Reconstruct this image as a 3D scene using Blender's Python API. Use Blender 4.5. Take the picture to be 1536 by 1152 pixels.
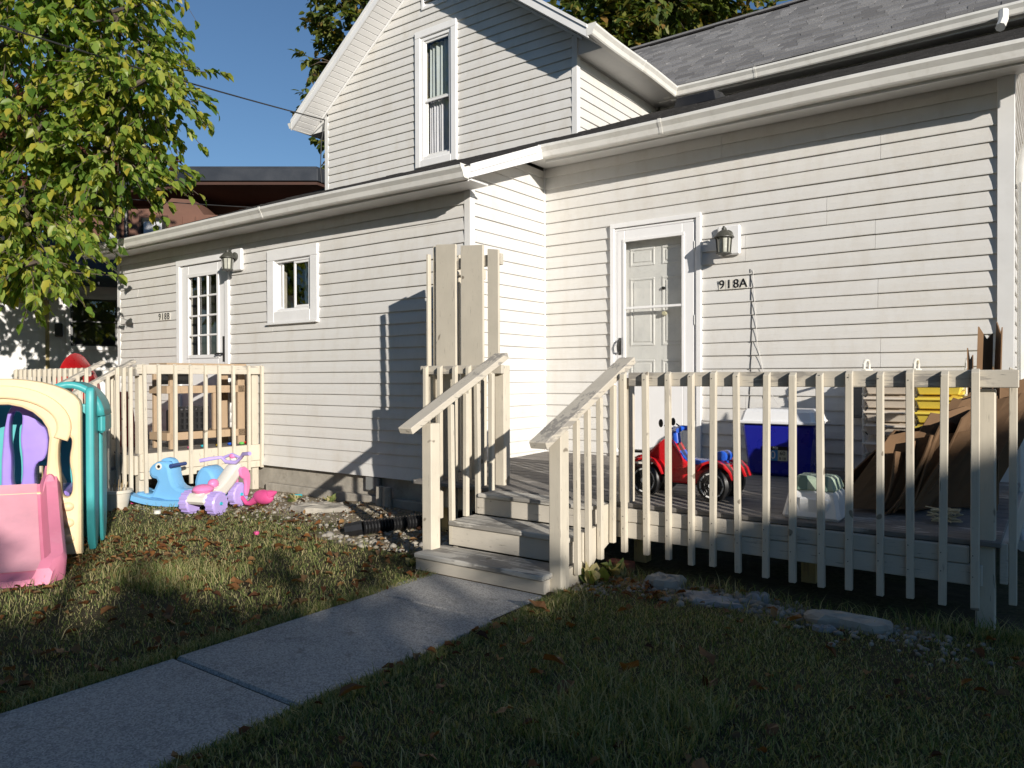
import bpy, bmesh, math, random
import numpy as np
from mathutils import Vector, Matrix

random.seed(7); rng = np.random.default_rng(7)
for o in list(bpy.data.objects): bpy.data.objects.remove(o)
SC = bpy.context.scene
COL = SC.collection

# ------------------------------------------------------------------ camera
yaw, pitch, roll = .6312, .0082, -.0034
cy, sy, cp, sp = math.cos(yaw), math.sin(yaw), math.cos(pitch), math.sin(pitch)
F = Vector((-sy*cp, cy*cp, -sp)); R0 = Vector((cy, sy, 0)); U0 = R0.cross(F)
R = math.cos(roll)*R0 + math.sin(roll)*U0; U = -math.sin(roll)*R0 + math.cos(roll)*U0
CAM = Vector((4.5112, -6.7775, 1.302))
cd = bpy.data.cameras.new('camera'); cam = bpy.data.objects.new('camera', cd); COL.objects.link(cam)
cam.matrix_world = Matrix(((R.x, U.x, -F.x, CAM.x), (R.y, U.y, -F.y, CAM.y), (R.z, U.z, -F.z, CAM.z), (0, 0, 0, 1)))
cd.sensor_width = 36; cd.lens = 26.356; cd.clip_end = 500; cd.clip_start = .05
SC.camera = cam

# ------------------------------------------------------------------ sky, sun, exposure
SUNV = Vector((1.8, -1.0, .55)).normalized()          # towards the sun
EL = math.asin(SUNV.z); ROT = math.atan2(SUNV.x, SUNV.y)
w = bpy.data.worlds.new('World'); SC.world = w; w.use_nodes = True
nt = w.node_tree; nt.nodes.clear()
sky = nt.nodes.new('ShaderNodeTexSky'); sky.sky_type = 'NISHITA'; sky.sun_disc = False
sky.sun_elevation = EL; sky.sun_rotation = ROT; sky.air_density = 1.0; sky.dust_density = 0; sky.ozone_density = 4.0
bg = nt.nodes.new('ShaderNodeBackground'); bg.inputs[1].default_value = .085
wo = nt.nodes.new('ShaderNodeOutputWorld')
nt.links.new(sky.outputs[0], bg.inputs[0]); nt.links.new(bg.outputs[0], wo.inputs[0])
sl = bpy.data.lights.new('sun', 'SUN'); sl.energy = 5.0; sl.angle = math.radians(.53); sl.color = (1, .94, .85)
sun = bpy.data.objects.new('sun', sl); COL.objects.link(sun)
sun.rotation_euler = SUNV.to_track_quat('Z', 'Y').to_euler(); sun.location = (12, -8, 9)
vs = SC.view_settings; vs.view_transform = 'Standard'; vs.look = 'None'; vs.exposure = .26; vs.gamma = 1; vs.use_curve_mapping = False

# ------------------------------------------------------------------ materials
MATS = {}
def newmat(name):
    m = bpy.data.materials.new(name); m.use_nodes = True; m.node_tree.nodes.clear()
    MATS[name] = m; return m, m.node_tree
class N:
    def __init__(s, t): s.t = t
    def n(s, typ, ins=None, **kw):
        nd = s.t.nodes.new('ShaderNode'+typ)
        for k, v in kw.items(): setattr(nd, k, v)
        for k, v in (ins or {}).items():
            if isinstance(v, bpy.types.NodeSocket): s.t.links.new(v, nd.inputs[k])
            else: nd.inputs[k].default_value = v
        return nd
    def noise(s, vec, scale, detail=4, rough=.55, out=0): return s.n('TexNoise', {'Vector': vec, 'Scale': scale, 'Detail': detail, 'Roughness': rough}).outputs[out]
    def map(s, vec, scale=(1,1,1), loc=(0,0,0)): return s.n('Mapping', {'Vector': vec, 'Scale': scale, 'Location': loc}).outputs[0]
    def ramp(s, fac, a, b, ca=(0,0,0,1), cb=(1,1,1,1)):
        r = s.n('ValToRGB', {'Fac': fac}); e = r.color_ramp.elements
        e[0].position = a; e[1].position = b; e[0].color = ca; e[1].color = cb; return r.outputs[0]
    def mix(s, f, a, b, mode='MIX'):
        m = s.n('MixRGB', {'Fac': f, 'Color1': a, 'Color2': b}, blend_type=mode); return m.outputs[0]
    def math(s, op, a, b=0.): return s.n('Math', {0: a, 1: b}, operation=op).outputs[0]
def c4(c): return (c[0], c[1], c[2], 1)
def finish(q, col, rough=.6, bump=None, bstr=.3, bdist=.01, spec=.4, metal=0, **kw):
    ins = {'Base Color': col, 'Roughness': rough, 'Specular IOR Level': spec, 'Metallic': metal}; ins.update(kw)
    if bump is not None: ins['Normal'] = q.n('Bump', {'Height': bump, 'Strength': bstr, 'Distance': bdist}).outputs[0]
    p = q.n('BsdfPrincipled', ins); o = q.n('OutputMaterial', {'Surface': p.outputs[0]}); return p
def coords(q, rnd=True):
    tc = q.n('TexCoord').outputs['Object']
    if not rnd: return tc
    oi = q.n('ObjectInfo')
    off = q.n('VectorMath', {0: oi.outputs['Location'], 1: (3.1, 2.3, 1.7)}, operation='MULTIPLY').outputs[0]
    return q.n('VectorMath', {0: tc, 1: off}, operation='ADD').outputs[0]
def plain(name, col, rough=.5, var=.12, scale=6, bump=0, bscale=60, spec=.4, metal=0, dirt=0, dirtcol=(.1,.085,.06), **kw):
    m, t = newmat(name); q = N(t); v = coords(q)
    n1 = q.noise(v, scale); f = q.ramp(n1, .3, .7)
    lo = tuple(x*(1-var) for x in col); hi = tuple(min(1, x*(1+var)) for x in col)
    c = q.mix(f, c4(lo), c4(hi))
    if dirt:
        d = q.ramp(q.noise(v, scale*2.3, 8, .7), .52, .78); d = q.math('MULTIPLY', d, dirt); c = q.mix(d, c, c4(dirtcol))
    b = q.noise(v, bscale, 5) if bump else None
    rg = q.n('MapRange', {'Value': n1, 'From Min': .3, 'From Max': .7, 'To Min': max(.02, rough-.08), 'To Max': min(1, rough+.08)}).outputs[0]
    finish(q, c, rg, b, bump, .004, spec, metal, **kw); return m
def siding(name, col):
    m, t = newmat(name); q = N(t); tc = q.n('NewGeometry').outputs['Position']
    oi = q.n('ObjectInfo').outputs['Random']
    c = q.mix(q.math('MULTIPLY', oi, .6), c4(col), c4((col[0]*.965, col[1]*.955, col[2]*.93)))
    st = q.noise(q.map(tc, (2.1, 2.1, .8)), 2.2, 8, .7); c = q.mix(q.math('MULTIPLY', q.ramp(st, .48, .80), .42), c, (.47, .41, .32, 1))
    sp_ = q.noise(tc, 130, 2, .5); c = q.mix(q.math('MULTIPLY', q.ramp(sp_, .69, .74), .35), c, (.22, .19, .15, 1))
    lo = q.noise(q.map(tc, (.6, .6, 9)), 1.4, 3); c = q.mix(q.math('MULTIPLY', q.ramp(lo, .35, .7), .10), c, (.60, .55, .46, 1))
    bm_ = q.math('ADD', q.math('MULTIPLY', q.noise(q.map(tc, (2, 2, 24)), 6, 4), .5), q.math('MULTIPLY', q.noise(tc, 2.1, 2), 1.2))
    finish(q, c, .46, bm_, .22, .006, .35); return m
def wood(name, paint, bare, wear=.5, axis=0, rough=.75):
    m, t = newmat(name); q = N(t); v = coords(q)
    sc = [26, 26, 26]; sc[axis] = 1.6
    gr = q.noise(q.map(v, tuple(sc)), 1.6, 8, .65)
    g2 = q.noise(q.map(v, tuple(x*3 for x in sc)), 2.2, 4)
    bc = q.mix(q.ramp(gr, .3, .7), c4(tuple(x*.62 for x in bare)), c4(bare))
    big = q.noise(v, 2.6, 5, .6)
    pk = q.math('ADD', q.math('MULTIPLY', big, .55), q.math('MULTIPLY', gr, .45))
    a = .74-wear*.42
    mk = q.ramp(pk, a, a+.035)
    pc = q.mix(q.ramp(q.noise(v, 5, 5), .35, .7), c4(tuple(x*.90 for x in paint)), c4(paint))
    pc = q.mix(q.math('MULTIPLY', q.ramp(g2, .58, .7), .35), pc, c4(tuple(x*.55 for x in paint)))
    rnd = q.n('ObjectInfo').outputs['Random']; pc = q.mix(q.math('MULTIPLY', rnd, .22), pc, c4(tuple(x*.72 for x in paint)))
    cr = q.ramp(q.noise(q.map(v, tuple(x*1.4 for x in sc)), 3.1, 3), .685, .70)
    c = q.mix(mk, pc, bc); c = q.mix(q.math('MULTIPLY', cr, .55), c, (.05, .042, .034, 1))
    kn = q.ramp(q.noise(v, 9, 1), .735, .76); c = q.mix(q.math('MULTIPLY', kn, .7), c, (.10, .075, .05, 1))
    h = q.math('SUBTRACT', q.math('MULTIPLY', gr, .5), q.math('ADD', q.math('MULTIPLY', mk, .35), cr))
    finish(q, c, rough, h, .45, .004, .25); return m
def leafmat(name, cols, trans=.4, rough=.5, spec=.35):
    m, t = newmat(name); q = N(t)
    g = q.n('NewGeometry'); r = q.n('ValToRGB', {'Fac': g.outputs['Random Per Island']})
    el = r.color_ramp.elements
    while len(el) < len(cols): el.new(.5)
    for i, c in enumerate(cols): el[i].position = i/(len(cols)-1); el[i].color = c4(c)
    col = r.outputs[0]
    p = q.n('BsdfPrincipled', {'Base Color': col, 'Roughness': rough, 'Specular IOR Level': spec})
    tl = q.n('BsdfTranslucent', {'Color': q.mix(1., col, (1.5, 1.6, .7, 1), 'MULTIPLY')})
    mx = q.n('MixShader', {0: trans, 1: p.outputs[0], 2: tl.outputs[0]})
    q.n('OutputMaterial', {'Surface': mx.outputs[0]}); return m
def leafobj(name, a, b):
    m, t = newmat(name); q = N(t); rd = q.n('ObjectInfo').outputs['Random']
    tc = q.n('TexCoord').outputs['Object']
    col = q.mix(rd, c4(a), c4(b)); col = q.mix(q.ramp(q.noise(tc, 30, 3), .45, .7), col, c4(tuple(.6*x for x in b)))
    p = q.n('BsdfPrincipled', {'Base Color': col, 'Roughness': .5})
    tl = q.n('BsdfTranslucent', {'Color': q.mix(1., col, (1.4, 1.5, .7, 1), 'MULTIPLY')})
    mx = q.n('MixShader', {0: .3, 1: p.outputs[0], 2: tl.outputs[0]}); q.n('OutputMaterial', {'Surface': mx.outputs[0]}); return m

SID = (.67, .655, .63)
siding('siding', SID)
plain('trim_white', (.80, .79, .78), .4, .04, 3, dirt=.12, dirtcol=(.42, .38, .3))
plain('trim_offwhite', (.70, .69, .67), .45, .05, 3, dirt=.15, dirtcol=(.4, .36, .3))  # slightly darker off-white trim for soffits, fascias and corners
plain('gutter_white', (.74, .72, .67), .35, .06, 4, dirt=.35, dirtcol=(.42, .37, .28))
plain('door_white', (.80, .79, .785), .38, .03, 2, dirt=.06, dirtcol=(.4, .36, .3))
plain('inner_door', (.74, .72, .69), .45, .05, 3, dirt=.25, dirtcol=(.3, .3, .28))
wood('deck_paint', (.62, .56, .455), (.36, .32, .28), .24, 2)
wood('rail_paint', (.56, .51, .425), (.36, .33, .29), .55, 0)
wood('rail_y', (.58, .525, .435), (.36, .33, .29), .48, 1)
wood('rim_paint', (.58, .53, .45), (.37, .33, .28), .34, 0)
wood('tread_wood', (.56, .53, .47), (.30, .28, .25), .62, 0)
wood('deck_wood', (.44, .41, .37), (.24, .22, .20), .80, 0)
wood('new_wood', (.44, .32, .21), (.38, .27, .18), .3, 2)
wood('old_frame', (.55, .44, .22), (.42, .33, .19), .5, 2)
plain('foundation', (.36, .33, .28), .9, .2, 5, .6, 30, .2, dirt=.5, dirtcol=(.12, .10, .08))
plain('black_plastic', (.014, .014, .015), .35, .2, 6, spec=.5)
plain('black_metal', (.02, .02, .02), .4, .2, 9, spec=.5, dirt=.3, dirtcol=(.11, .10, .085))
plain('lamp_metal', (.055, .055, .045), .5, .2, 20, spec=.5, dirt=.4, dirtcol=(.16, .15, .11))
plain('interior_dark', (.018, .018, .018), .9, .2, 3)
plain('interior_grey', (.19, .20, .20), .9, .1, 3)
plain('curtain', (.55, .54, .57), .9, .08, 3)
plain('curtain_green', (.42, .46, .45), .9, .08, 3)
plain('dark_fascia', (.035, .038, .045), .35, .15, 2, spec=.5)
plain('brown_siding', (.15, .075, .052), .8, .15, 3)
plain('brown_soffit', (.06, .028, .02), .8, .15, 3)
plain('garage_paint', (.72, .71, .69), .6, .04, 2, dirt=.15, dirtcol=(.4, .38, .34))
plain('tan_trim', (.50, .42, .24), .6, .1, 8)
plain('wire', (.03, .03, .03), .5)
plain('wire_white', (.6, .58, .55), .5)
plain('grey_box', (.20, .205, .20), .5, .08, 5, dirt=.3)
plain('bark', (.085, .066, .05), .95, .35, 8, .9, 25)
plain('stone', (.36, .33, .28), .9, .22, 7, .9, 28, .2, dirt=.45, dirtcol=(.2, .17, .13))
plain('stone_grey', (.30, .29, .28), .9, .22, 9, .9, 34, .2, dirt=.4, dirtcol=(.16, .15, .13))
plain('brick_red', (.26, .085, .055), .9, .2, 12, .6, 40)
plain('yellow_plastic', (.76, .59, .355), .48, .10, 2, .18, 14, .35, dirt=.35, dirtcol=(.55, .38, .2))
plain('teal_plastic', (.055, .35, .36), .42, .12, 3, .12, 14, .4, dirt=.25, dirtcol=(.12, .28, .28))
plain('pink_plastic', (.62, .20, .30), .45, .14, 2, .15, 14, .35, dirt=.6, dirtcol=(.62, .34, .40))
plain('pink_faded', (.66, .33, .39), .6, .12, 2, .2, 30, .25, dirt=.5, dirtcol=(.50, .28, .33))
plain('purple_plastic', (.30, .21, .60), .38, .1, 4, .1, 14, .4, dirt=.15, dirtcol=(.25, .2, .4))
plain('lilac', (.46, .36, .72), .4, .08, 6, dirt=.15, dirtcol=(.4, .35, .5))
plain('horse_blue', (.17, .42, .70), .35, .06, 4, dirt=.12, dirtcol=(.2, .35, .5))
plain('dark_blue', (.03, .06, .20), .35, .06, 4)
plain('toy_white', (.70, .67, .60), .4, .05, 5, dirt=.15, dirtcol=(.5, .45, .35))
plain('toy_pink', (.78, .22, .45), .4, .07, 5)
plain('toy_magenta', (.62, .08, .24), .45, .1, 8)
plain('toy_cyan', (.04, .42, .50), .4)
plain('toy_yellow', (.80, .55, .05), .4)
plain('toy_green', (.15, .55, .12), .4)
plain('toy_red', (.55, .012, .018), .28, .12, 5, spec=.5)
plain('toy_blue', (.02, .10, .55), .32, .1, 5, spec=.5)
plain('rim_silver', (.62, .62, .60), .35, .1, 8, spec=.5)
plain('cooler_blue', (.012, .017, .27), .3, .06, 4, spec=.5)
plain('cooler_white', (.80, .80, .80), .35, .03, 4)
plain('mint', (.38, .47, .36), .45, .05, 5)
plain('sage', (.16, .24, .19), .45, .05, 5)
plain('bin_yellow', (.80, .62, .10), .4, .06, 4)
plain('bin_cream', (.68, .60, .50), .45, .06, 4)
plain('cardboard', (.175, .105, .058), .85, .12, 5, .1, 60, .2, dirt=.2, dirtcol=(.16, .10, .06))
plain('cardboard_edge', (.33, .22, .13), .85, .12, 8)
plain('red_bag', (.42, .012, .022), .4, .12, 12, .4, 18, .5)
plain('pot', (.60, .55, .46), .6, .08, 6, dirt=.2)
plain('soil', (.06, .045, .03), 1, .3, 20, .8, 40)
plain('dry_stem', (.32, .23, .12), .8)
plain('sticker_black', (.01, .01, .012), .4)
plain('sticker_blue', (.05, .22, .42), .4)
plain('sticker_tan', (.52, .48, .33), .4)
plain('lamp_glass', (.42, .42, .36), .25, .1, 20, spec=.6)
plain('shingle_dark', (.045, .043, .042), .95, .35, 12, .8, 90, .2)
plain('neighbour_wall', (.45, .43, .40), .8, .1, 2)
# glass
m, t = newmat('glass'); q = N(t)
gl = q.n('BsdfGlossy', {'Color': (1, 1, 1, 1), 'Roughness': .015}); tr = q.n('BsdfTransparent', {'Color': (.98, .985, .98, 1)})
fr = q.n('Fresnel', {'IOR': 1.52}); fa = q.math('MULTIPLY', q.math('ADD', fr.outputs[0], .03), q.math('SUBTRACT', 1., q.n('NewGeometry').outputs['Backfacing']))
mx = q.n('MixShader', {0: fa, 1: tr.outputs[0], 2: gl.outputs[0]}); q.n('OutputMaterial', {'Surface': mx.outputs[0]})
# shingles (grey, mixed tabs)
m, t = newmat('shingle'); q = N(t); g = q.n('NewGeometry')
c = q.ramp(g.outputs['Random Per Island'], 0, 1, (.17, .165, .165, 1), (.36, .35, .345, 1))
gn = q.noise(g.outputs['Position'], 160, 3); c = q.mix(q.ramp(gn, .4, .65), c, (.14, .137, .14, 1))
finish(q, c, .95, gn, .7, .004, .15)
m, t = newmat('brick_wall'); q = N(t); tc = q.n('TexCoord').outputs['Object']
bk = q.n('TexBrick', {'Vector': q.n('Mapping', {'Vector': tc, 'Rotation': (math.pi/2, 0, 0)}).outputs[0], 'Scale': 1.0, 'Color1': (.23, .075, .05, 1), 'Color2': (.15, .05, .04, 1), 'Mortar': (.32, .29, .25, 1), 'Mortar Size': .008, 'Brick Width': .21, 'Row Height': .072})
finish(q, q.mix(.25, bk.outputs[0], q.noise(tc, 9, 5, .6, 1), 'MULTIPLY'), .9, bk.outputs[1], .5, -.01, .2)
# concrete
m, t = newmat('concrete'); q = N(t); pos = q.n('NewGeometry').outputs['Position']
c = q.mix(q.ramp(q.noise(pos, 1.3, 6, .6), .35, .7), (.34, .325, .30, 1), (.48, .455, .415, 1))
ag = q.n('TexVoronoi', {'Vector': pos, 'Scale': 150}).outputs['Color']; agv = q.n('SeparateColor', {0: ag}).outputs[0]
c = q.mix(.62, c, q.ramp(agv, 0, 1, (.16, .155, .15, 1), (.57, .54, .495, 1)))
c = q.mix(q.math('MULTIPLY', q.ramp(q.noise(pos, 3.7, 9, .75), .54, .72), .5), c, (.11, .105, .10, 1))
wv = q.n('VectorMath', {0: pos, 1: q.n('TexNoise', {'Vector': pos, 'Scale': 2.5}).outputs['Color']}, operation='ADD').outputs[0]
vd = q.n('TexVoronoi', {'Vector': wv, 'Scale': .33}, feature='DISTANCE_TO_EDGE').outputs['Distance']; ck = q.math('SUBTRACT', 1., q.ramp(vd, .0015, .006))
c = q.mix(q.math('MULTIPLY', q.math('MULTIPLY', ck, q.ramp(q.noise(pos, .9, 1), .60, .66)), .5), c, (.07, .066, .06, 1)); c = q.mix(q.math('MULTIPLY', q.ramp(q.noise(pos, 9, 3), .64, .70), .4), c, (.13, .115, .09, 1))
finish(q, c, .92, q.math('ADD', q.noise(pos, 120, 4), q.math('MULTIPLY', agv, .7)), .55, .004, .2)
# ground
m, t = newmat('ground'); q = N(t); pos = q.n('NewGeometry').outputs['Position']
soil = q.mix(q.ramp(q.noise(pos, 7, 8, .7), .35, .68), (.060, .050, .032, 1), (.135, .110, .072, 1))
thatch = q.mix(q.ramp(q.noise(pos, 38, 4), .35, .7), (.045, .055, .020, 1), (.16, .135, .07, 1))
c = q.mix(q.ramp(q.noise(pos, 1.6, 5), .40, .60), soil, thatch)
at = q.n('Attribute', {}, attribute_name='bare').outputs['Fac']
tan = q.mix(q.ramp(q.noise(pos, 26, 6, .7), .35, .65), (.17, .135, .09, 1), (.40, .34, .25, 1))
bm_ = q.math('ADD', at, q.math('MULTIPLY', q.math('SUBTRACT', q.noise(pos, 6, 6), .5), .9))
c = q.mix(q.ramp(bm_, .42, .58), c, tan)
finish(q, c, 1, q.noise(pos, 45, 7, .7), 1, .03, .1)
leafmat('grass', [(.075, .115, .034), (.14, .18, .052), (.23, .25, .085), (.36, .31, .15), (.50, .42, .23)], .25, .6, .25)
leafmat('leaf_near', [(.07, .14, .022), (.12, .20, .03), (.20, .28, .045), (.31, .35, .06), (.42, .36, .05)], .45, .42, .4)
leafmat('leaf_dark', [(.02, .045, .012), (.035, .07, .018), (.06, .10, .022)], .3, .5)
leafmat('leaf_maple', [(.035, .060, .014), (.06, .09, .02), (.085, .12, .025), (.13, .16, .035), (.19, .19, .04), (.22, .12, .035)], .35, .5)
leafmat('leaf_red', [(.04, .016, .012), (.085, .03, .02), (.14, .06, .03)], .3, .5)
leafmat('leaf_litter', [(.05, .022, .012), (.13, .05, .018), (.22, .09, .028), (.27, .15, .06), (.16, .10, .055)], .2, .7, .2)
leafobj('leaf_single', (.13, .22, .03), (.33, .36, .06))
leafobj('leaf_fallen', (.12, .048, .018), (.26, .12, .04))
leafmat('gravel', [(.17, .14, .10), (.26, .23, .18), (.34, .31, .26), (.20, .19, .18), (.40, .36, .29)], 0, .9, .2)

# ------------------------------------------------------------------ geometry helpers
CTR = {}
def M_(m): return MATS[m] if isinstance(m, str) else m
def tag(o, label=None, cat=None, group=None, kind=None):
    if label: o['label'] = label
    if cat: o['category'] = cat
    if group: o['group'] = group
    if kind: o['kind'] = kind
    return o
def thing(name, loc, label, cat, rz=0, group=None):
    o = bpy.data.objects.new(name, None); COL.objects.link(o); o.empty_display_size = .1
    o.location = loc; o.rotation_euler = (0, 0, rz); CTR[o.name] = Vector((0, 0, 0))
    if rz == 0: CTR[o.name] = Vector(loc)          # parts of unrotated things are given in world coordinates
    return tag(o, label, cat, group)
def link(name, me, mat, parent=None, loc=(0, 0, 0), rot=None, bev=0, smooth=False):
    o = bpy.data.objects.new(name, me); COL.objects.link(o)
    if mat is not None and not me.materials: me.materials.append(M_(mat))
    l = Vector(loc); CTR[o.name] = l.copy()
    if parent is not None:
        o.parent = parent; l = l - CTR[parent.name]
    o.location = l
    if rot: o.rotation_euler = rot
    if bev:
        b = o.modifiers.new('bevel', 'BEVEL'); b.width = bev; b.segments = 1; b.limit_method = 'ANGLE'
    if smooth:
        for p in me.polygons: p.use_smooth = True
        try: me.set_sharp_from_angle(angle=math.radians(40))
        except Exception: pass
    return o
class MB:
    def __init__(s): s.v = []; s.f = []
    def add(s, vs_, fs):
        n = len(s.v); s.v += [tuple(v) for v in vs_]; s.f += [tuple(i+n for i in f) for f in fs]; return s
    def box(s, x0, x1, y0, y1, z0, z1):
        return s.add([(x0,y0,z0),(x1,y0,z0),(x1,y1,z0),(x0,y1,z0),(x0,y0,z1),(x1,y0,z1),(x1,y1,z1),(x0,y1,z1)],
                     [(0,3,2,1),(4,5,6,7),(0,1,5,4),(1,2,6,5),(2,3,7,6),(3,0,4,7)])
    def hexa(s, b, t):     # 4 bottom + 4 top points, ccw from above
        return s.add(list(b)+list(t), [(0,3,2,1),(4,5,6,7),(0,1,5,4),(1,2,6,5),(2,3,7,6),(3,0,4,7)])
    def prism(s, pts, d):  # polygon pts (3D, planar) extruded by vector d
        n = len(pts); d = Vector(d); a = [Vector(p) for p in pts]
        return s.add(a+[p+d for p in a], [tuple(range(n-1, -1, -1)), tuple(range(n, 2*n))]+[(i, (i+1) % n, n+(i+1) % n, n+i) for i in range(n)])
    def bar(s, a, b, wx, wz, up=(0,0,1)):
        a, b = Vector(a), Vector(b); d = (b-a).normalized(); sd = d.cross(Vector(up)).normalized(); u = sd.cross(d)
        c = [(-wx/2, -wz/2), (wx/2, -wz/2), (wx/2, wz/2), (-wx/2, wz/2)]
        return s.add([a+sd*x+u*z for x, z in c]+[b+sd*x+u*z for x, z in c], [(0,1,2,3),(7,6,5,4),(0,4,5,1),(1,5,6,2),(2,6,7,3),(3,7,4,0)])
    def tube(s, pts, r, n=8, cap=True, closed=False):
        pts = [Vector(p) for p in pts]; m = len(pts); rr = r if isinstance(r, (list, tuple)) else [r]*m
        rings = []; up = Vector((0, 0, 1))
        for i, p in enumerate(pts):
            if closed: d = (pts[(i+1) % m]-pts[i-1])
            else: d = pts[min(i+1, m-1)]-pts[max(i-1, 0)]
            d = d.normalized() if d.length > 1e-9 else Vector((0, 0, 1))
            if i == 0:
                a = d.cross(up); a = a if a.length > .05 else d.cross(Vector((1, 0, 0)))
            else: a = a-d*a.dot(d)
            a.normalize(); b = d.cross(a)
            rings.append([p+(a*math.cos(2*math.pi*k/n)+b*math.sin(2*math.pi*k/n))*rr[i] for k in range(n)])
        vs_ = [v for rg in rings for v in rg]; fs = []
        for i in range(m if closed else m-1):
            j = (i+1) % m
            for k in range(n): fs.append((i*n+k, i*n+(k+1) % n, j*n+(k+1) % n, j*n+k))
        if cap and not closed: fs += [tuple(range(n-1, -1, -1)), tuple((m-1)*n+k for k in range(n))]
        return s.add(vs_, fs)
    def lathe(s, prof, c=(0,0,0), axis='z', n=20):
        c = Vector(c); vs_ = []; fs = []
        for r, h in prof:
            for k in range(n):
                a = 2*math.pi*k/n; x, y = r*math.cos(a), r*math.sin(a)
                vs_.append(c+Vector({'z': (x, y, h), 'y': (x, h, y), 'x': (h, x, y)}[axis]))
        for i in range(len(prof)-1):
            for k in range(n): fs.append((i*n+k, i*n+(k+1) % n, (i+1)*n+(k+1) % n, (i+1)*n+k))
        fs += [tuple(range(n-1, -1, -1)), tuple((len(prof)-1)*n+k for k in range(n))]
        return s.add(vs_, fs)
    def ball(s, c, rx, ry, rz, n=12, m=8):
        vs_ = []; fs = []
        for i in range(m+1):
            th = math.pi*i/m
            for k in range(n):
                a = 2*math.pi*k/n; vs_.append((c[0]+rx*math.sin(th)*math.cos(a), c[1]+ry*math.sin(th)*math.sin(a), c[2]+rz*math.cos(th)))
        for i in range(m):
            for k in range(n): fs.append((i*n+k, (i+1)*n+k, (i+1)*n+(k+1) % n, i*n+(k+1) % n))
        return s.add(vs_, fs)
    def grid(s, rows):     # list of rows of points
        n = len(rows[0]); vs_ = [p for r in rows for p in r]; fs = []
        for i in range(len(rows)-1):
            for k in range(n-1): fs.append((i*n+k, i*n+k+1, (i+1)*n+k+1, (i+1)*n+k))
        return s.add(vs_, fs)
    def build(s, name, mat, parent=None, bev=0, smooth=False, kind=None, solid=0):
        a = np.array(s.v, dtype=float); c = (a.min(0)+a.max(0))/2
        me = bpy.data.meshes.new(name); me.from_pydata([tuple(p-c) for p in a], [], s.f); me.update()
        o = link(name, me, mat, parent, c, None, bev, smooth)
        if kind: o['kind'] = kind
        if solid:
            md = o.modifiers.new('solid', 'SOLIDIFY'); md.thickness = solid; md.offset = 0
        fixn(me); return o
def fixn(me):
    bm = bmesh.new(); bm.from_mesh(me); bmesh.ops.recalc_face_normals(bm, faces=bm.faces); bm.to_mesh(me); bm.free()
def BOX(name, mat, parent, x0, x1, y0, y1, z0, z1, bev=0): return MB().box(min(x0,x1),max(x0,x1),min(y0,y1),max(y0,y1),min(z0,z1),max(z0,z1)).build(name, mat, parent, bev)
def shape2d(outlines, depth, bev=.01, res=2):
    """2-D outlines (first outer, then holes) -> solid mesh in x/z plane, thickness along y"""
    cu = bpy.data.curves.new('c', 'CURVE'); cu.dimensions = '2D'; cu.fill_mode = 'BOTH'
    cu.extrude = max(depth/2-bev, .0005); cu.bevel_depth = bev; cu.bevel_resolution = 1; cu.offset = -bev
    for pts in outlines:
        sp_ = cu.splines.new('POLY'); sp_.points.add(len(pts)-1); sp_.use_cyclic_u = True
        for p, (x, y) in zip(sp_.points, pts): p.co = (x, y, 0, 1)
    o = bpy.data.objects.new('c', cu); COL.objects.link(o)
    dg = bpy.context.evaluated_depsgraph_get(); me = bpy.data.meshes.new_from_object(o.evaluated_get(dg))
    bpy.data.objects.remove(o); bpy.data.curves.remove(cu)
    me.transform(Matrix.Rotation(math.pi/2, 4, 'X')); return me
def smoothpts(pts, it=2):
    for _ in range(it):
        q_ = []
        for i in range(len(pts)):
            a, b = pts[i], pts[(i+1) % len(pts)]
            q_ += [(a[0]*.75+b[0]*.25, a[1]*.75+b[1]*.25), (a[0]*.25+b[0]*.75, a[1]*.25+b[1]*.75)]
        pts = q_
    return pts
def S2(name, mat, parent, outlines, depth, loc=(0,0,0), bev=.01, rot=None, smooth=True):
    me = shape2d(outlines, depth, bev); me.name = name
    return link(name, me, mat, parent, loc, rot, 0, smooth)
def textmesh(s, size, depth=.002):
    cu = bpy.data.curves.new('t', 'FONT'); cu.body = s; cu.size = size; cu.extrude = depth; cu.align_x = 'CENTER'; cu.align_y = 'CENTER'
    o = bpy.data.objects.new('t', cu); COL.objects.link(o)
    dg = bpy.context.evaluated_depsgraph_get(); me = bpy.data.meshes.new_from_object(o.evaluated_get(dg))
    bpy.data.objects.remove(o); bpy.data.curves.remove(cu); me.transform(Matrix.Rotation(math.pi/2, 4, 'X')); return me
def npmesh(name, verts, faces_n, nper, mat, parent=None, loc=(0,0,0), kind='stuff', smooth=False):
    """verts (N,3), faces index array (M,k)"""
    me = bpy.data.meshes.new(name); me.vertices.add(len(verts)); me.vertices.foreach_set('co', np.asarray(verts, dtype=np.float32).ravel())
    k = faces_n.shape[1]; me.loops.add(faces_n.size); me.loops.foreach_set('vertex_index', faces_n.astype(np.int32).ravel())
    me.polygons.add(len(faces_n)); me.polygons.foreach_set('loop_start', np.arange(0, faces_n.size, k, dtype=np.int32))
    if smooth: me.polygons.foreach_set('use_smooth', np.ones(len(faces_n), dtype=bool))
    me.update(calc_edges=True); o = link(name, me, mat, parent, loc)
    if kind: o['kind'] = kind
    return o

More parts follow.
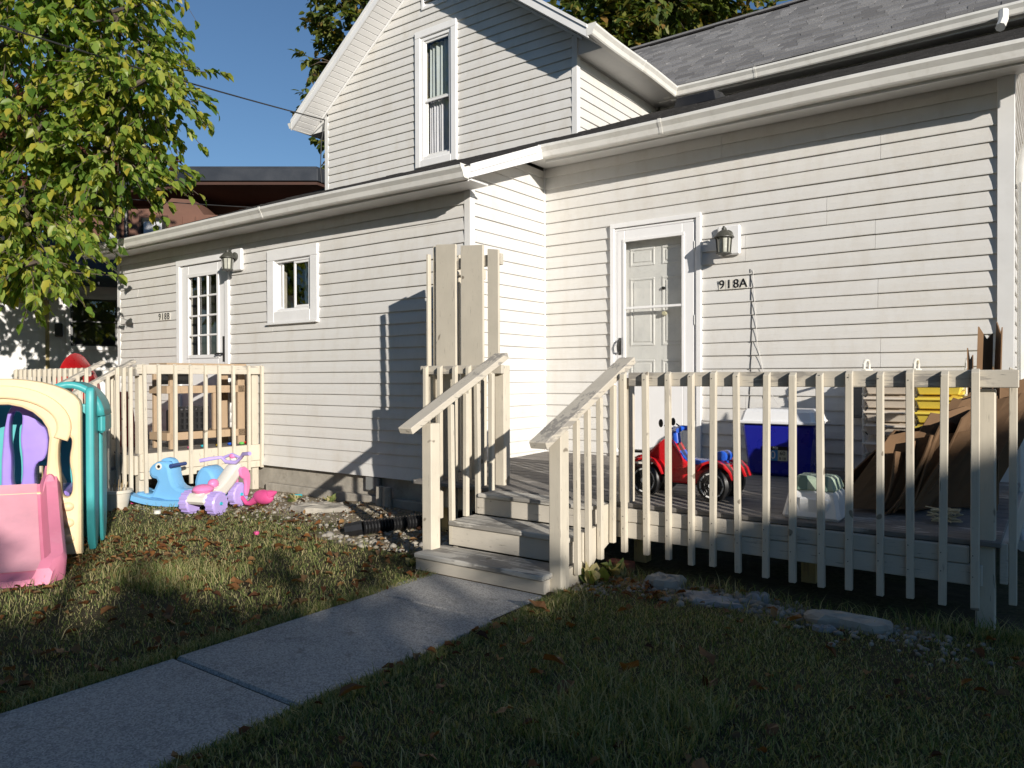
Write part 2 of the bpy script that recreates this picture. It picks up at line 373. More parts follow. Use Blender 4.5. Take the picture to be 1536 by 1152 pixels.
# ------------------------------------------------------------------ ground, path
def bare_amt(x, y):
    b = np.clip((np.minimum(y+2.75, 1))*1.2, 0, 1)*np.clip((.4-x)*2, 0, 1)*np.clip((x+7)*1, 0, 1)       # dirt strip beside the left wing
    r = np.clip((y+2.95)*2.2, 0, 1)*np.clip((-2.2-y)*8, 0, 1)*np.clip((x-1.9)*3, 0, 1)*np.clip((4.3-x)*3, 0, 1)*.62       # gravel by the right deck
    k = np.clip((y+3.0)*2, 0, 1)*np.clip((x+.9)*2, 0, 1)*np.clip((1.1-x)*3, 0, 1)
    return np.maximum(np.maximum(b, r), k*.9)
gx = np.concatenate([np.linspace(-70, -9, 14), np.arange(-8.8, 7.01, .14), np.linspace(8, 70, 14)])
gy = np.concatenate([np.linspace(-60, -9, 12), np.arange(-8.8, -.9, .14), np.linspace(0, 90, 16)])
def hgt(x, y):
    n = .010*np.sin(x*2.1+.7)*np.cos(y*1.7)+.008*np.sin(x*5.3+y*3.1)+.006*np.sin(y*7.7-x*4.2)
    walk = np.clip(np.maximum(1.05-x, x-2.2)*3, 0, 1)
    return -.012+n*walk*np.clip(1-(np.abs(x)+np.abs(y))/40, 0, 1)
XX, YY = np.meshgrid(gx, gy); ZZ = hgt(XX, YY)
vs_ = np.stack([XX.ravel(), YY.ravel(), ZZ.ravel()], 1); nx = len(gx)
ii = (np.arange(len(gy)-1)[:, None]*nx+np.arange(nx-1)[None, :]).ravel()
go = npmesh('ground', vs_, np.stack([ii, ii+1, ii+nx+1, ii+nx], 1), 4, 'ground', kind='structure', smooth=True)
at_ = go.data.attributes.new('bare', 'FLOAT', 'POINT'); at_.data.foreach_set('value', bare_amt(XX, YY).ravel().astype(np.float32))
path = thing('path', (1.6, -4.5, 0), None, None); path['kind'] = 'structure'
ys_ = [-3.05, -3.60, -4.886, -6.18, -7.5, -8.8]
for i in range(5):
    x0, x1 = (1.10, 2.02) if i == 0 else (1.165, 2.075)
    y1, y0 = ys_[i]-.004, ys_[i+1]+.004; zt = [.0, .002, -.001, .0, .001][i]
    MB().box(x0, x1, y0, y1, -.09, zt).build('concrete_slab', 'concrete', path, .012)

# ------------------------------------------------------------------ house
H = thing('house', (-1, 1.2, 0), 'white vinyl sided house with gable, lean-to wings and white gutters', 'house')
EX = .12192
RS, R0Z = .399, 3.19
def zr(y): return R0Z+RS*(y+1.65)       # top of the lean-to roof
def prof(u): # outward offset of the face along one course, u 0 bottom .. 1 top
    return np.interp(u, [0, .05, .5, 1], [.0175, .0185, .0125, .001])
def wall(parent, frame, zlines, lo, hi, holes, zmin, zmax, joints=()):
    """frame(s,o,z)->xyz ; lo/hi functions of z ; holes (s0,s1,z0,z1)"""
    for k, zb in enumerate(zlines):
        z0, z1 = max(zb, zmin), min(zb+EX, zmax)
        if z1-z0 < .012: continue
        cuts = sorted({z0, z1}|{h[i] for h in holes for i in (2, 3) if z0+.004 < h[i] < z1-.004})
        for a, b in zip(cuts[:-1], cuts[1:]):
            mid = (a+b)/2; segs = [[lo, hi]]
            L, Rr = lo(mid), hi(mid); iv = [(L, Rr, True, True)]
            for (s0, s1, h0, h1) in holes:
                if h0 < mid < h1:
                    nv = []
                    for (p, r, fl, fr_) in iv:
                        if s1 <= p or s0 >= r: nv.append((p, r, fl, fr_)); continue
                        if s0 > p: nv.append((p, s0, fl, False))
                        if s1 < r: nv.append((s1, r, False, fr_))
                    iv = nv
            for js in joints:
                if (k//2) % js[1] == js[2]:
                    nv = []
                    for (p, r, fl, fr_) in iv:
                        if p+.15 < js[0] < r-.15: nv += [(p, js[0]-.0012, fl, False), (js[0]+.0012, r, False, fr_)]
                        else: nv.append((p, r, fl, fr_))
                    iv = nv
            for qi, (p, r, fl, fr_) in enumerate(iv):
                zz = [a]+[zb+EX*u for u in (.05, .5) if a+.003 < zb+EX*u < b-.003]+[b]
                jit = random.uniform(-.0012, .0012)
                oo = [float(prof((z-zb)/EX))+jit for z in zz]
                ring = lambda f_, side: [frame(f_(z), o, z) for z, o in zip(zz, oo)]
                fL = (lambda z: lo(z)) if fl else (lambda z, p=p: p)
                fR = (lambda z: hi(z)) if fr_ else (lambda z, r=r: r)
                n = len(zz); nn = n+2; L_ = abs(r-p); ns = max(1, int(L_/.45)); mb = MB(); vv = []
                for k_ in range(ns+1):
                    w_ = k_/ns; dzj = 0 if ns == 1 else random.uniform(-.0017, .0017); doj = random.uniform(-.0016, .0016) if 0 < k_ < ns else 0
                    ss = [fL(z)*(1-w_)+fR(z)*w_ for z in zz]
                    vv += [frame(s_, o+doj, z+(dzj if i_ < n-1 else 0)) for i_, (s_, z, o) in enumerate(zip(ss, zz, oo))]+[frame(ss[-1], -.004, b), frame(ss[0], -.004, a+dzj)]
                mb.add(vv, [tuple(range(nn)), tuple(ns*nn+i_ for i_ in range(nn-1, -1, -1))]+[(j_*nn+i, j_*nn+(i+1) % nn, (j_+1)*nn+(i+1) % nn, (j_+1)*nn+i) for j_ in range(ns) for i in range(nn)])
                mb.build('siding_board', 'siding', parent)
def const(v): return lambda z: v
def lines(z0, lo, hi):
    k0 = math.floor((lo-z0)/EX); out = []
    z = z0+k0*EX
    while z < hi: out.append(z); z += EX
    return out
LY = -1.272
def backing(y0, y1, x0, x1, z0, z1, holes):
    mb = MB(); xs = sorted({x0, x1}|{h[i] for h in holes for i in (0, 1)})
    for a, b in zip(xs[:-1], xs[1:]):
        zz = [(z0, z1)]
        for (h0, h1, c0, c1) in holes:
            if h0 <= a+1e-6 and b <= h1+1e-6: zz = [(z0, c0), (c1, z1)]
        for c, d in zz:
            if d-c > .01: mb.box(a, b, y0, y1, c, d)
    return mb.build('wall', 'foundation', H)
# left wing wall
WL = backing(LY+.008, LY+.16, -6.65, -.02, .30, 3.02, [(-4.99, -3.94, .5, 2.80), (-2.96, -2.30, 2.08, 2.69)]); WL['label'] = 'left wing wall with door and small window'
holesL = [(-5.06, -3.87, .5, 2.873), (-3.082, -2.176, 1.962, 2.812)]
wall(WL, lambda s, o, z: (s, LY-o, z), lines(2.8356, .27, 3.15), const(-6.62), const(-.05), holesL, .275, 3.13, [(-3.0, 5, 2), (-1.5, 6, 1), (-2.4, 7, 3), (-4.4, 8, 5), (-6.1, 4, 1)])
# flared bottom course
MB().prism([(-3.18, LY-.002, .42), (-3.18, LY-.05, .275), (-3.18, LY-.045, .275), (-3.18, LY+.004, .415)], (3.10, 0, 0)).build('siding_board', 'siding', WL)
# side wall of the jog
WS = BOX('wall', 'foundation', H, -.16, -.008, LY+.17, -.02, .40, 3.2); WS['label'] = 'short return wall between the two wings'
RL = 3.209
wall(WS, lambda s, o, z: (o, s, z), lines(RL, .40, 3.6), lambda z: max(LY+.05, (z+.14-3.19)/.41-1.65), const(-.012), [], .49, 3.53)
# right wing wall
WR = backing(.008, .16, 0, 4.2, .40, 3.62, [(.88, 1.73, .5, 2.80)]); WR['label'] = 'right wing wall with white storm door'
holesR = [(.825, 1.785, .50, 2.851)]
wall(WR, lambda s, o, z: (s, -o, z), lines(RL, .45, 3.7), const(.014), const(4.165), holesR, .50, 3.66, [(.68, 20, 13), (1.98, 9, 3), (2.9, 11, 9), (3.32, 7, 4), (3.28, 8, 0), (2.2, 6, 2), (3.3, 13, 6)])
# gable front
GY, GX0, GX1, GC, GS = 1.24, -5.035, -.341, -2.688, .736
def gl(z): return max(GX0+.05, GC-(7.33-z)/GS) if z > 5.3 else GX0+.05
def gh(z): return min(GX1-.05, GC+(7.33-z)/GS) if z > 5.3 else GX1-.05
wg = MB()
for (xa, xb, za, zb) in ((GX0, -2.95, 3.9, 5.5), (-2.36, GX1, 3.9, 5.5), (-2.95, -2.36, 3.9, 4.44), (-2.95, -2.36, 6.2, 7.1)): wg.box(xa, xb, GY+.01, GY+.15, za, zb)
wg.prism([(GX0, GY+.01, 5.5), (-2.95, GY+.01, 5.5), (-2.95, GY+.01, 7.0)], (0, .14, 0)); wg.prism([(GX1, GY+.01, 5.5), (-2.36, GY+.01, 5.5), (-2.36, GY+.01, 6.95)], (0, .14, 0))
WG = wg.build('wall', 'foundation', H)
WG['label'] = 'upper gable wall with tall window'
wall(WG, lambda s, o, z: (s, GY-o, z), lines(4.436, 4.30, 7.3), gl, gh, [(-3.045, -2.262, 4.0, 6.30), (-2.92, -2.46, 6.60, 7.1)], 4.30, 7.25)
WGS = BOX('wall', 'foundation', H, GX1-.16, GX1-.01, GY+.16, 5.6, 4.2, 5.55); WGS['label'] = 'side wall of the gable'
wall(WGS, lambda s, o, z: (GX1+o, s, z), lines(4.436, 4.2, 5.5), const(GY+.05), const(4.2), [], 4.25, 5.5)
BOX('wall', 'foundation', H, GX0+.008, GX0+.15, GY+.16, 5.6, 4.1, 5.5)
WM = BOX('wall', 'siding', H, -.3, 5.2, 3.55, 3.7, 4.9, 5.5); WM['label'] = 'strip of main wall under the upper gutter'
wall(WM, lambda s, o, z: (s, 3.55-o, z), lines(4.95, 4.95, 5.5), const(-.2), const(4.15), [], 4.95, 5.45)
BOX('foundation_wall', 'foundation', H, -6.6, -.03, LY+.03, LY+.2, -.3, .31)
WE = BOX('end_wall', 'siding', H, -6.66, -6.52, LY+.17, 3.5, 0, 3.1); wall(WE, lambda s_, o, z: (-6.665-o, s_, z), lines(2.8356, .27, 4.9), lambda z: max(LY+.06, (z+.14-3.19)/.41-1.65), const(3.4), [], .27, 4.6)
WE = BOX('end_wall', 'siding', H, 4.06, 4.19, .17, 3.5, 0, 3.6); wall(WE, lambda s_, o, z: (4.2+o, s_, z), lines(RL, .2, 5.2), lambda z: max(.08, (z+.14-3.19)/.41-1.65), const(3.5), [], .25, 4.6)
# corner trims
def corner(x, y, sx, sy_, z0, z1, wd=.075, t=.02):
    mb = MB()
    xa, xb = sorted((x+sx*t, x-sx*wd)); mb.box(xa, xb, *sorted((y+sy_*t, y+sy_*.002)), z0, z1)
    ya, yb = sorted((y+sy_*.001, y-sy_*wd)); mb.box(*sorted((x+sx*t, x+sx*.002)), ya, yb, z0, z1)
    return mb.build('corner_trim', 'trim_offwhite', H, .003)
corner(0, LY, 1, -1, .27, 3.22, .055); corner(-6.665, LY, -1, -1, .26, 3.12, .06)
corner(4.2, 0, 1, -1, .2, 3.66, .075, .035)
corner(GX1, GY, 1, -1, 4.2, 5.55, .06); corner(GX0, GY, -1, -1, 4.1, 5.5, .06)
BOX('corner_trim', 'trim_white', H, .004, .022, -.024, -.006, .50, 3.56)
# roofs -------------------------------------------------------------
def slab(name, mat, pts, th, parent=H):      # roof slab below the given top polygon
    return MB().prism(pts, (0, 0, -th)).build(name, mat, parent)
e = .012
lean = MB()
lean.prism([(-7.04, -1.62, zr(-1.62)-e), (.25, -1.62, zr(-1.62)-e), (.25, 3.6, zr(3.6)-e), (-7.04, 3.6, zr(3.6)-e)], (0, 0, -.10))
lean.prism([(.2505, -.42, zr(-.42)-e), (4.75, -.42, zr(-.42)-e), (4.75, 3.6, zr(3.6)-e), (.2505, 3.6, zr(3.6)-e)], (0, 0, -.10))
RLN = lean.build('roof', 'shingle_dark', H); RLN['label'] = 'low pitched dark shingle roof over both wings'
sh = MB()
def course_strip(mb, x0, x1, yb, sl_, zf, tab=.30, exp_=.14, th=.009):
    x = x0-random.uniform(0, tab)
    while x < x1:
        a, b = max(x, x0), min(x+tab*random.uniform(.75, 1.15), x1); x = b if b > a else x+tab
        if b-a < .03: continue
        dz = random.uniform(0, .004); L = exp_+.03
        p0, p1 = yb-random.uniform(0, .008), yb+L
        dz += random.choice((0, 0, th*.6)); mb.hexa([(a+.002, p0, zf(p0)), (b-.002, p0, zf(p0)), (b-.002, p1, zf(p1)-.006), (a+.002, p1, zf(p1)-.006)],
                [(a+.002, p0, zf(p0)+th+dz), (b-.002, p0, zf(p0)+th+dz), (b-.002, p1, zf(p1)-.004), (a+.002, p1, zf(p1)-.004)])
y = -1.66
while y < 3.4:
    course_strip(sh, -7.06 if y > -1.6 or True else 0, .27 if y < -.46 else 4.7, y, RS, lambda v: zr(v)-e)
    y += .14
sh.build('shingles', 'shingle_dark', RLN, kind='stuff')
# main roof
MS = .75
def zm(y): return 5.44+MS*(y-3.2)
RM = slab('roof', 'shingle_dark', [(-2.6, 3.27, zm(3.27)-e), (7.0, 3.27, zm(3.27)-e), (7.0, 5.65, zm(5.65)-e), (-2.6, 5.65, zm(5.65)-e)], .1)
RM['label'] = 'steep grey shingle roof of the main house'
slab('roof', 'shingle_dark', [(-2.6, 5.66, zm(5.65)-e), (7.0, 5.66, zm(5.65)-e), (7.0, 9.2, zm(5.65)-2.6), (-2.6, 9.2, zm(5.65)-2.6)], .1)
sh = MB(); y = 3.215
while y < 5.62: course_strip(sh, -.2-(y-3.2)*1.05, 7.0, y, MS, lambda v: zm(v)-e, .26, .13, .02); y += .13
sh.build('shingles', 'shingle', RM, kind='stuff')
MB().bar((-2.6, 5.65, zm(5.65)+.0), (7, 5.65, zm(5.65)+.0), .22, .03).build('ridge_cap', 'shingle', H)
# gable roof
OF = .87
GZ = 5.44; GXE = 2.74        # eave height (top), half width
for sgn in (-1, 1):
    ex = GC+sgn*GXE; rz_ = GZ+GXE*GS
    mb = MB().prism([(ex, OF, GZ-e), (GC+sgn*.001, OF, rz_-e), (GC+sgn*.001, 9, rz_-e), (ex, 9, GZ-e)], (0, 0, -.05)); o = mb.build('roof', 'shingle_dark', H)
    # rake fascia board
    mb = MB().prism([(ex, OF-.022, GZ-.165), (ex, OF-.022, GZ-.02), (GC, OF-.022, rz_-.02), (GC, OF-.022, rz_-.165)], (0, .02, 0)); mb.build('rake_board', 'trim_white', H)
    mb = MB().prism([(ex-sgn*.01, OF-.036, GZ-.05), (ex-sgn*.01, OF-.036, GZ-.008), (GC, OF-.036, rz_-.008), (GC, OF-.036, rz_-.05)], (0, .012, 0)); mb.build('drip_edge', 'trim_white', H)
    # rake soffit panels
    n = 34
    for i in range(n):
        x0 = ex-sgn*(GXE*i/n+.004); x1 = ex-sgn*(GXE*(i+1)/n-.006)
        za, zb = GZ-.155+GS*abs(x0-ex), GZ-.155+GS*abs(x1-ex)
        if i < 26 or sgn < 0: MB().hexa([(x0, OF, za), (x1, OF, zb), (x1, GY-.004, zb), (x0, GY-.004, za)], [(x0, OF, za+.008), (x1, OF, zb+.008), (x1, GY-.004, zb+.008), (x0, GY-.004, za+.008)]).build('soffit_panel', 'trim_white', H)
    MB().prism([(ex-sgn*.3, GY-.03, GZ-.165+GS*.3), (ex-sgn*.3, GY-.03, GZ-.20+GS*.3), (GC, GY-.03, rz_-.20), (GC, GY-.03, rz_-.165)], (0, .02, 0)).build('frieze', 'trim_white', H)
# eave soffits along the gable sides
BOX('soffit', 'trim_offwhite', H, GX1+.004, GC+GXE-.02, GY+.02, 3.5, 5.30, 5.315)
BOX('soffit', 'trim_offwhite', H, GC-GXE+.02, GX0-.004, GY+.02, 4.5, 5.30, 5.315)
for sg in (-1, 1):
    xw, xe = (GX1, GC+GXE-.02) if sg > 0 else (GX0, GC-GXE+.02)
    MB().prism([(xw, GY+.004, 5.30), (xe, GY+.004, 5.30), (xe, GY+.004, 5.31), (xw, GY+.004, 5.60)], (0, .014, 0)).build('cornice_return', 'trim_offwhite', H)
# gutters (K style profile)
KP = [(0, 0), (.060, 0), (.072, .012), (.085, .055), (.112, .090), (.112, .112), (.105, .118), (.098, .112), (.094, .095), (.068, .06), (.058, .012), (.006, .008), (.006, .118), (0, .118)]
def gutter(a, b, out, parent=H, sc=1.0, mat='gutter_white', caps=(1, 1)):
    a, b, out = Vector(a), Vector(b), Vector(out)
    n = 14; rows = []
    for i in range(n+1):
        f = i/n; p = a.lerp(b, f); wob = Vector((0, 0, -.008*math.sin(f*math.pi*2.3)))
        rows.append([p+wob+out*(x*sc)+Vector((0, 0, z*sc)) for x, z in KP])
    mb = MB(); k = len(KP)
    vs2 = [p for r_ in rows for p in r_]; fs = []
    for i in range(n):
        for j in range(k): fs.append((i*k+j, i*k+(j+1) % k, (i+1)*k+(j+1) % k, (i+1)*k+j))
    mb.add(vs2, fs)
    g = mb.build('gutter', mat, parent)
    for end, p in ((0, a), (1, b)):
        if caps[end]:
            d = (b-a).normalized()*(.004 if end else -.004)
            MB().prism([p+out*(x*sc)+Vector((0, 0, z*sc)) for x, z in [(0, 0), (.06, 0), (.075, .012), (.09, .055), (.116, .09), (.116, .118), (0, .118)]], d).build('end_cap', mat, g)
    # seams
    L = (b-a).length; s = 1.3
    while s < L-.5:
        p = a.lerp(b, s/L); f = s/L; wob = Vector((0, 0, -.008*math.sin(f*math.pi*2.3))); d = (b-a).normalized()*.03
        MB().prism([p+wob+out*(x*sc)+Vector((0, 0, z*sc)) for x, z in [(0, -.002), (.062, -.002), (.075, .011), (.088, .054), (.115, .089), (.115, .12), (.0, .12)]], d).build('seam', mat, g)
        s += 3.05
    return g
gutter((-7.03, -1.60, 3.09), (.255, -1.60, 3.075), (0, -1, 0))
gutter((.262, -.375, 3.525), (4.72, -.375, 3.515), (0, -1, 0), sc=1.08)
gutter((-.08, 3.28, 5.285), (6.9, 3.28, 5.275), (0, -1, 0), sc=1.1, caps=(0, 1))
gutter((GC+GXE-.02, OF-.02, 5.30), (GC+GXE-.02, 3.20, 5.285), (1, 0, 0), sc=1.1, caps=(1, 0))
gutter((GC-GXE+.02, OF-.02, 5.30), (GC-GXE+.02, 4, 5.29), (-1, 0, 0), sc=.8)
# fascias and soffits of the lean-tos
BOX('fascia', 'trim_offwhite', H, -7.03, .245, -1.598, -1.58, 3.06, 3.20)
BOX('fascia', 'trim_offwhite', H, .262, 4.72, -.373, -.355, 3.50, 3.655)
BOX('soffit', 'trim_offwhite', H, -7.02, .245, -1.578, LY-.03, 3.075, 3.09)
BOX('soffit', 'trim_offwhite', H, .03, 4.72, -.353, -.016, 3.555, 3.57)
BOX('fascia', 'trim_offwhite', H, .0, 6.9, 3.285, 3.30, 5.26, 5.43)
BOX('soffit', 'trim_offwhite', H, -.2, 6.9, 3.302, 3.535, 5.28, 5.295)
MB().prism([(.252, -1.60, 3.085), (.252, -1.60, zr(-1.6)-.02), (.252, -.40, zr(-.4)-.02), (.252, -.40, 3.535)], (.022, 0, 0)).build('rake_board', 'trim_white', H)
MB().prism([(.274, -1.60, zr(-1.6)-.075), (.274, -1.60, zr(-1.6)-.005), (.274, -.42, zr(-.42)-.005), (.274, -.42, zr(-.42)-.075)], (.01, 0, 0)).build('drip_edge', 'trim_white', H)
MB().prism([(.25, -1.578, 3.095), (.25, -.40, 3.565), (.25, -.40, 3.58), (.25, -1.578, 3.11)], (-.235, 0, 0)).build('soffit', 'trim_offwhite', H)
MB().prism([(-7.045, -1.6, 3.08), (-7.045, -1.6, zr(-1.6)-.02), (-7.045, 3.4, zr(3.4)-.02), (-7.045, 3.4, zr(3.4)-.15)], (.02, 0, 0)).build('rake_board', 'trim_white', H)
# roof vent, gutter drop elbow, right hand downspout
MB().hexa([(.40, 2.45, zr(2.45)), (.98, 2.45, zr(2.45)), (.98, 2.8, zr(2.8)), (.40, 2.8, zr(2.8))], [(.44, 2.48, zr(2.45)+.14), (.94, 2.48, zr(2.45)+.14), (.94, 2.78, zr(2.8)+.06), (.44, 2.78, zr(2.8)+.06)]).build('roof_vent', 'black_plastic', H, .006)
MB().tube([(4.0, 3.12, 5.33), (4.0, 3.10, 5.22), (3.98, 2.98, 5.10)], .05, 8).build('downspout', 'gutter_white', H, smooth=True)
ds = MB()
for yy in (.02, .06, .10): ds.tube([(4.275, yy, 2.75), (4.275, yy, .16)], .026, 8)
ds.tube([(4.275, .06, 2.72), (4.275, .06, 2.86), (4.30, .10, 3.0), (4.36, .16, 3.15), (4.40, .2, 3.5)], .045, 10)
ds.tube([(4.275, .06, .2), (4.28, .02, .10), (4.30, -.16, .06)], .045, 10)
ds.build('downspout', 'gutter_white', H, smooth=True)

# ---- doors and windows
def frame4(name, mat, parent, x0, x1, z0, z1, wd, ya, yb, bev=.003, bottom=True):
    mb = MB(); mb.box(x0, x1, ya, yb, z1-wd, z1); mb.box(x0, x0+wd, ya, yb, z0, z1-wd-.0005); mb.box(x1-wd, x1, ya, yb, z0, z1-wd-.0005)
    if bottom: mb.box(x0+wd+.0005, x1-wd-.0005, ya, yb, z0, z0+wd)
    return mb.build(name, mat, parent, bev)
def wy(y0, d): return y0-d
# right storm door
D = BOX('door', 'interior_dark', H, .84, 1.77, .17, .2, .5, 2.84); D['label'] = 'white storm door with long glass over a panel door'
frame4('door_trim', 'trim_white', D, .825, 1.785, .53, 2.852, .045, -.045, .03, bottom=False)
frame4('door_frame', 'trim_white', D, .872, 1.738, .55, 2.80, .022, -.026, .028, bottom=False)
sd = MB(); x0, x1, z0, z1 = .896, 1.714, .585, 2.775
gx0, gx1, gz0, gz1 = .985, 1.60, 1.34, 2.665
sd.box(x0, gx0, -.030, .002, z0, z1); sd.box(gx1, x1, -.030, .002, z0, z1); sd.box(gx0+.0004, gx1-.0004, -.030, .002, gz1, z1); sd.box(gx0+.0004, gx1-.0004, -.030, .002, z0, gz0)
sd.build('storm_door', 'door_white', D, .004)
frame4('glass_stop', 'trim_white', D, gx0-.022, gx1+.022, gz0-.022, gz1+.022, .03, -.040, -.0305)
BOX('sash_bar', 'trim_white', D, gx0+.009, gx1-.009, -.036, -.008, 1.982, 2.006, .003)
BOX('glass_pane', 'glass', D, gx0+.001, gx1-.001, -.017, -.013, 2.007, gz1-.002); BOX('glass_pane', 'glass', D, gx0+.001, gx1-.001, -.012, -.008, gz0+.002, 1.981)
ID = BOX('inner_door', 'inner_door', D, .885, 1.725, .072, .10, .56, 2.79)
for (a, b) in ((.995, 1.265), (1.345, 1.615)):
    for (c_, d_) in ((2.42, 2.60), (1.62, 2.30), (.8, 1.48)):
        frame4('panel_mould', 'inner_door', ID, a, b, c_, d_, .022, .0645, .0715, .004)
        BOX('panel', 'inner_door', ID, a+.04, b-.04, .066, .0715, c_+.04, d_-.04, .005)
MB().lathe([(.0, 0), (.014, 0), (.018, .02), (.0, .03)], (1.36, .05, 2.18), 'y', 10).build('peephole', 'black_metal', ID)
MB().lathe([(.0, -.03), (.02, -.028), (.026, .0), (.0, .012)], (1.38, .05, 1.93), 'y', 12).build('door_knob', 'sticker_tan', ID)
hd = MB().tube([(.93, -.034, 1.55), (.93, -.075, 1.565), (.932, -.085, 1.62), (.934, -.07, 1.67), (.935, -.036, 1.685)], .011, 8); hd.box(.917, .945, -.036, -.0302, 1.53, 1.70)
hd.build('door_handle', 'black_metal', D, smooth=True)
for zz in (.8, 1.8, 2.5): MB().tube([(1.722, -.032, zz), (1.722, -.032, zz+.09)], .007, 8).build('hinge', 'trim_offwhite', D)
BOX('door_sill', 'trim_offwhite', D, .86, 1.76, -.06, .02, .515, .552, .004)
# left wing door, twelve panes
D = BOX('door', 'interior_dark', H, -5.0, -3.93, LY+.16, LY+.2, .5, 2.85); D['label'] = 'white door with twelve small panes'
frame4('door_trim', 'trim_white', D, -5.06, -3.868, .48, 2.876, .075, LY-.04, LY+.03, bottom=False)
dl = MB(); px0, px1, pz0, pz1 = -4.80, -4.125, 1.60, 2.65
dl.box(-4.98, px0, LY-.012, LY+.03, .5, 2.795); dl.box(px1, -3.946, LY-.012, LY+.03, .5, 2.795); dl.box(px0+.0004, px1-.0004, LY-.012, LY+.03, pz1, 2.795); dl.box(px0+.0004, px1-.0004, LY-.012, LY+.03, .5, pz0)
dl.build('door_leaf', 'door_white', D, .004)
frame4('glass_stop', 'trim_white', D, px0-.03, px1+.03, pz0-.03, pz1+.03, .045, LY-.026, LY-.0125)
pw, ph = (px1-px0-.03)/3, (pz1-pz0-.03)/4
for i in (1, 2): BOX('muntin', 'trim_white', D, px0+.015+pw*i-.012, px0+.015+pw*i+.012, LY-.022, LY+.002, pz0+.016, pz1-.016, .003)
for j in (1, 2, 3): BOX('muntin', 'trim_white', D, px0+.016, px1-.016, LY-.020, LY, pz0+.015+ph*j-.012, pz0+.015+ph*j+.012, .003)
for i in range(3):
    for j in range(4): BOX('glass_pane', 'glass', D, px0+.016+pw*i, px0+.012+pw*(i+1), LY+.004, LY+.007, pz0+.017+ph*j, pz0+.013+ph*(j+1))
BOX('interior', 'interior_grey', D, -5.6, -3.2, LY+1.3, LY+1.32, .5, 2.85)
MB().bar((-5.0, LY+.5, 1.3), (-4.1, LY+1.1, 2.3), .05, .07).build('stair_rail', 'trim_white', D); MB().bar((-5.0, LY+.5, .9), (-4.1, LY+1.1, 1.9), .05, .07).build('stair_rail', 'trim_white', D)
hd = MB().tube([(-4.0, LY-.014, 1.62), (-4.0, LY-.06, 1.62), (-4.09, LY-.07, 1.62), (-4.12, LY-.06, 1.61)], .012, 8); hd.box(-4.02, -3.98, LY-.02, LY-.0122, 1.52, 1.84)
hd.build('door_handle', 'black_metal', D)
# small slider window in the left wing
WN = BOX('window', 'interior_dark', H, -4.0, -1.6, LY+.5, LY+.52, 1.5, 3.0); WN['label'] = 'small white sliding window in the left wing'
frame4('window_trim', 'trim_white', WN, -3.086, -2.172, 1.958, 2.816, .13, LY-.035, LY+.02, .006)
frame4('window_frame', 'trim_white', WN, -2.956, -2.302, 2.088, 2.686, .03, LY-.012, LY+.05)
BOX('window_sill', 'trim_white', WN, -3.09, -2.168, LY-.055, LY-.001, 1.935, 1.957, .004)
frame4('sash', 'trim_white', WN, -2.62, -2.335, 2.12, 2.655, .028, LY-.004, LY+.016)
BOX('glass_pane', 'glass', WN, -2.592, -2.364, LY+.004, LY+.008, 2.148, 2.627)
frame4('sash', 'trim_white', WN, -2.925, -2.85, 2.12, 2.655, .022, LY+.02, LY+.04); BOX('glass_pane', 'glass', WN, -2.848, -2.59, LY+.028, LY+.032, 2.12, 2.655)
cur = MB().grid([[(-2.58+.23*i/16, LY+.12+.012*math.sin(i*1.7), z) for i in range(17)] for z in (2.1, 2.7)]); cur.build('curtain', 'curtain_green', WN)
# gable window
WN = BOX('window', 'interior_dark', H, -4.6, -1.2, GY+.7, GY+.72, 4.0, 6.3); WN['label'] = 'tall sash window with curtains in the gable'
frame4('window_trim', 'trim_white', WN, -3.045, -2.262, 4.34, 6.30, .10, GY-.045, GY+.03, .006)
frame4('window_frame', 'trim_white', WN, -2.945, -2.362, 4.44, 6.20, .05, GY-.02, GY+.06)
frame4('sash', 'trim_white', WN, -2.894, -2.413, 5.27, 6.149, .03, GY+.0, GY+.024); frame4('sash', 'trim_offwhite', WN, -2.894, -2.413, 4.491, 5.33, .04, GY+.026, GY+.05)
BOX('glass_pane', 'glass', WN, -2.862, -2.445, GY+.010, GY+.014, 5.302, 6.117); BOX('glass_pane', 'glass', WN, -2.852, -2.455, GY+.036, GY+.040, 4.533, 5.288)
for a, b, mt, z0, z1 in ((-2.87, -2.44, 'curtain_green', 5.32, 6.13), (-2.87, -2.6, 'curtain', 4.45, 5.3), (-2.58, -2.42, 'curtain', 4.45, 5.3)):
    MB().grid([[(a+(b-a)*i/30, GY+.10+.015*math.sin(i*1.15)+.01*math.sin(i*.5+z), z) for i in range(31)] for z in np.linspace(z0, z1, 5)]).build('curtain', mt, WN, smooth=True)
# gable vent
V = BOX('vent', 'interior_dark', H, -2.9, -2.48, GY+.02, GY+.03, 6.62, 7.08)
frame4('vent_frame', 'trim_white', V, -2.925, -2.455, 6.595, 7.1, .04, GY-.03, GY+.01)
for i in range(6): MB().prism([(-2.884, GY-.02, 6.64+.07*i), (-2.884, GY+.01, 6.69+.07*i), (-2.884, GY+.012, 6.685+.07*i), (-2.884, GY-.018, 6.635+.07*i)], (.39, 0, 0)).build('louvre', 'trim_white', V)
# foundation details
for x in (-1.12, -1.02): MB().lathe([(.0, -.05), (.05, -.05), (.045, .19), (.0, .20)], (x, LY-.10, 0), 'z', 10).build('foundation_pier', 'stone', H)
vb = BOX('foundation_vent', 'grey_box', H, -1.42, -1.22, LY-.03, LY+.02, .12, .27, .01)
BOX('ledge', 'stone', H, -3.1, -.05, LY-.06, LY+.025, -.1, .07, .01)
def tubeobj(name, pts, r, mat, label, cat, n=6):
    mb = MB().tube(pts, r, n); o = mb.build(name, mat, None, smooth=True); return tag(o, label, cat)

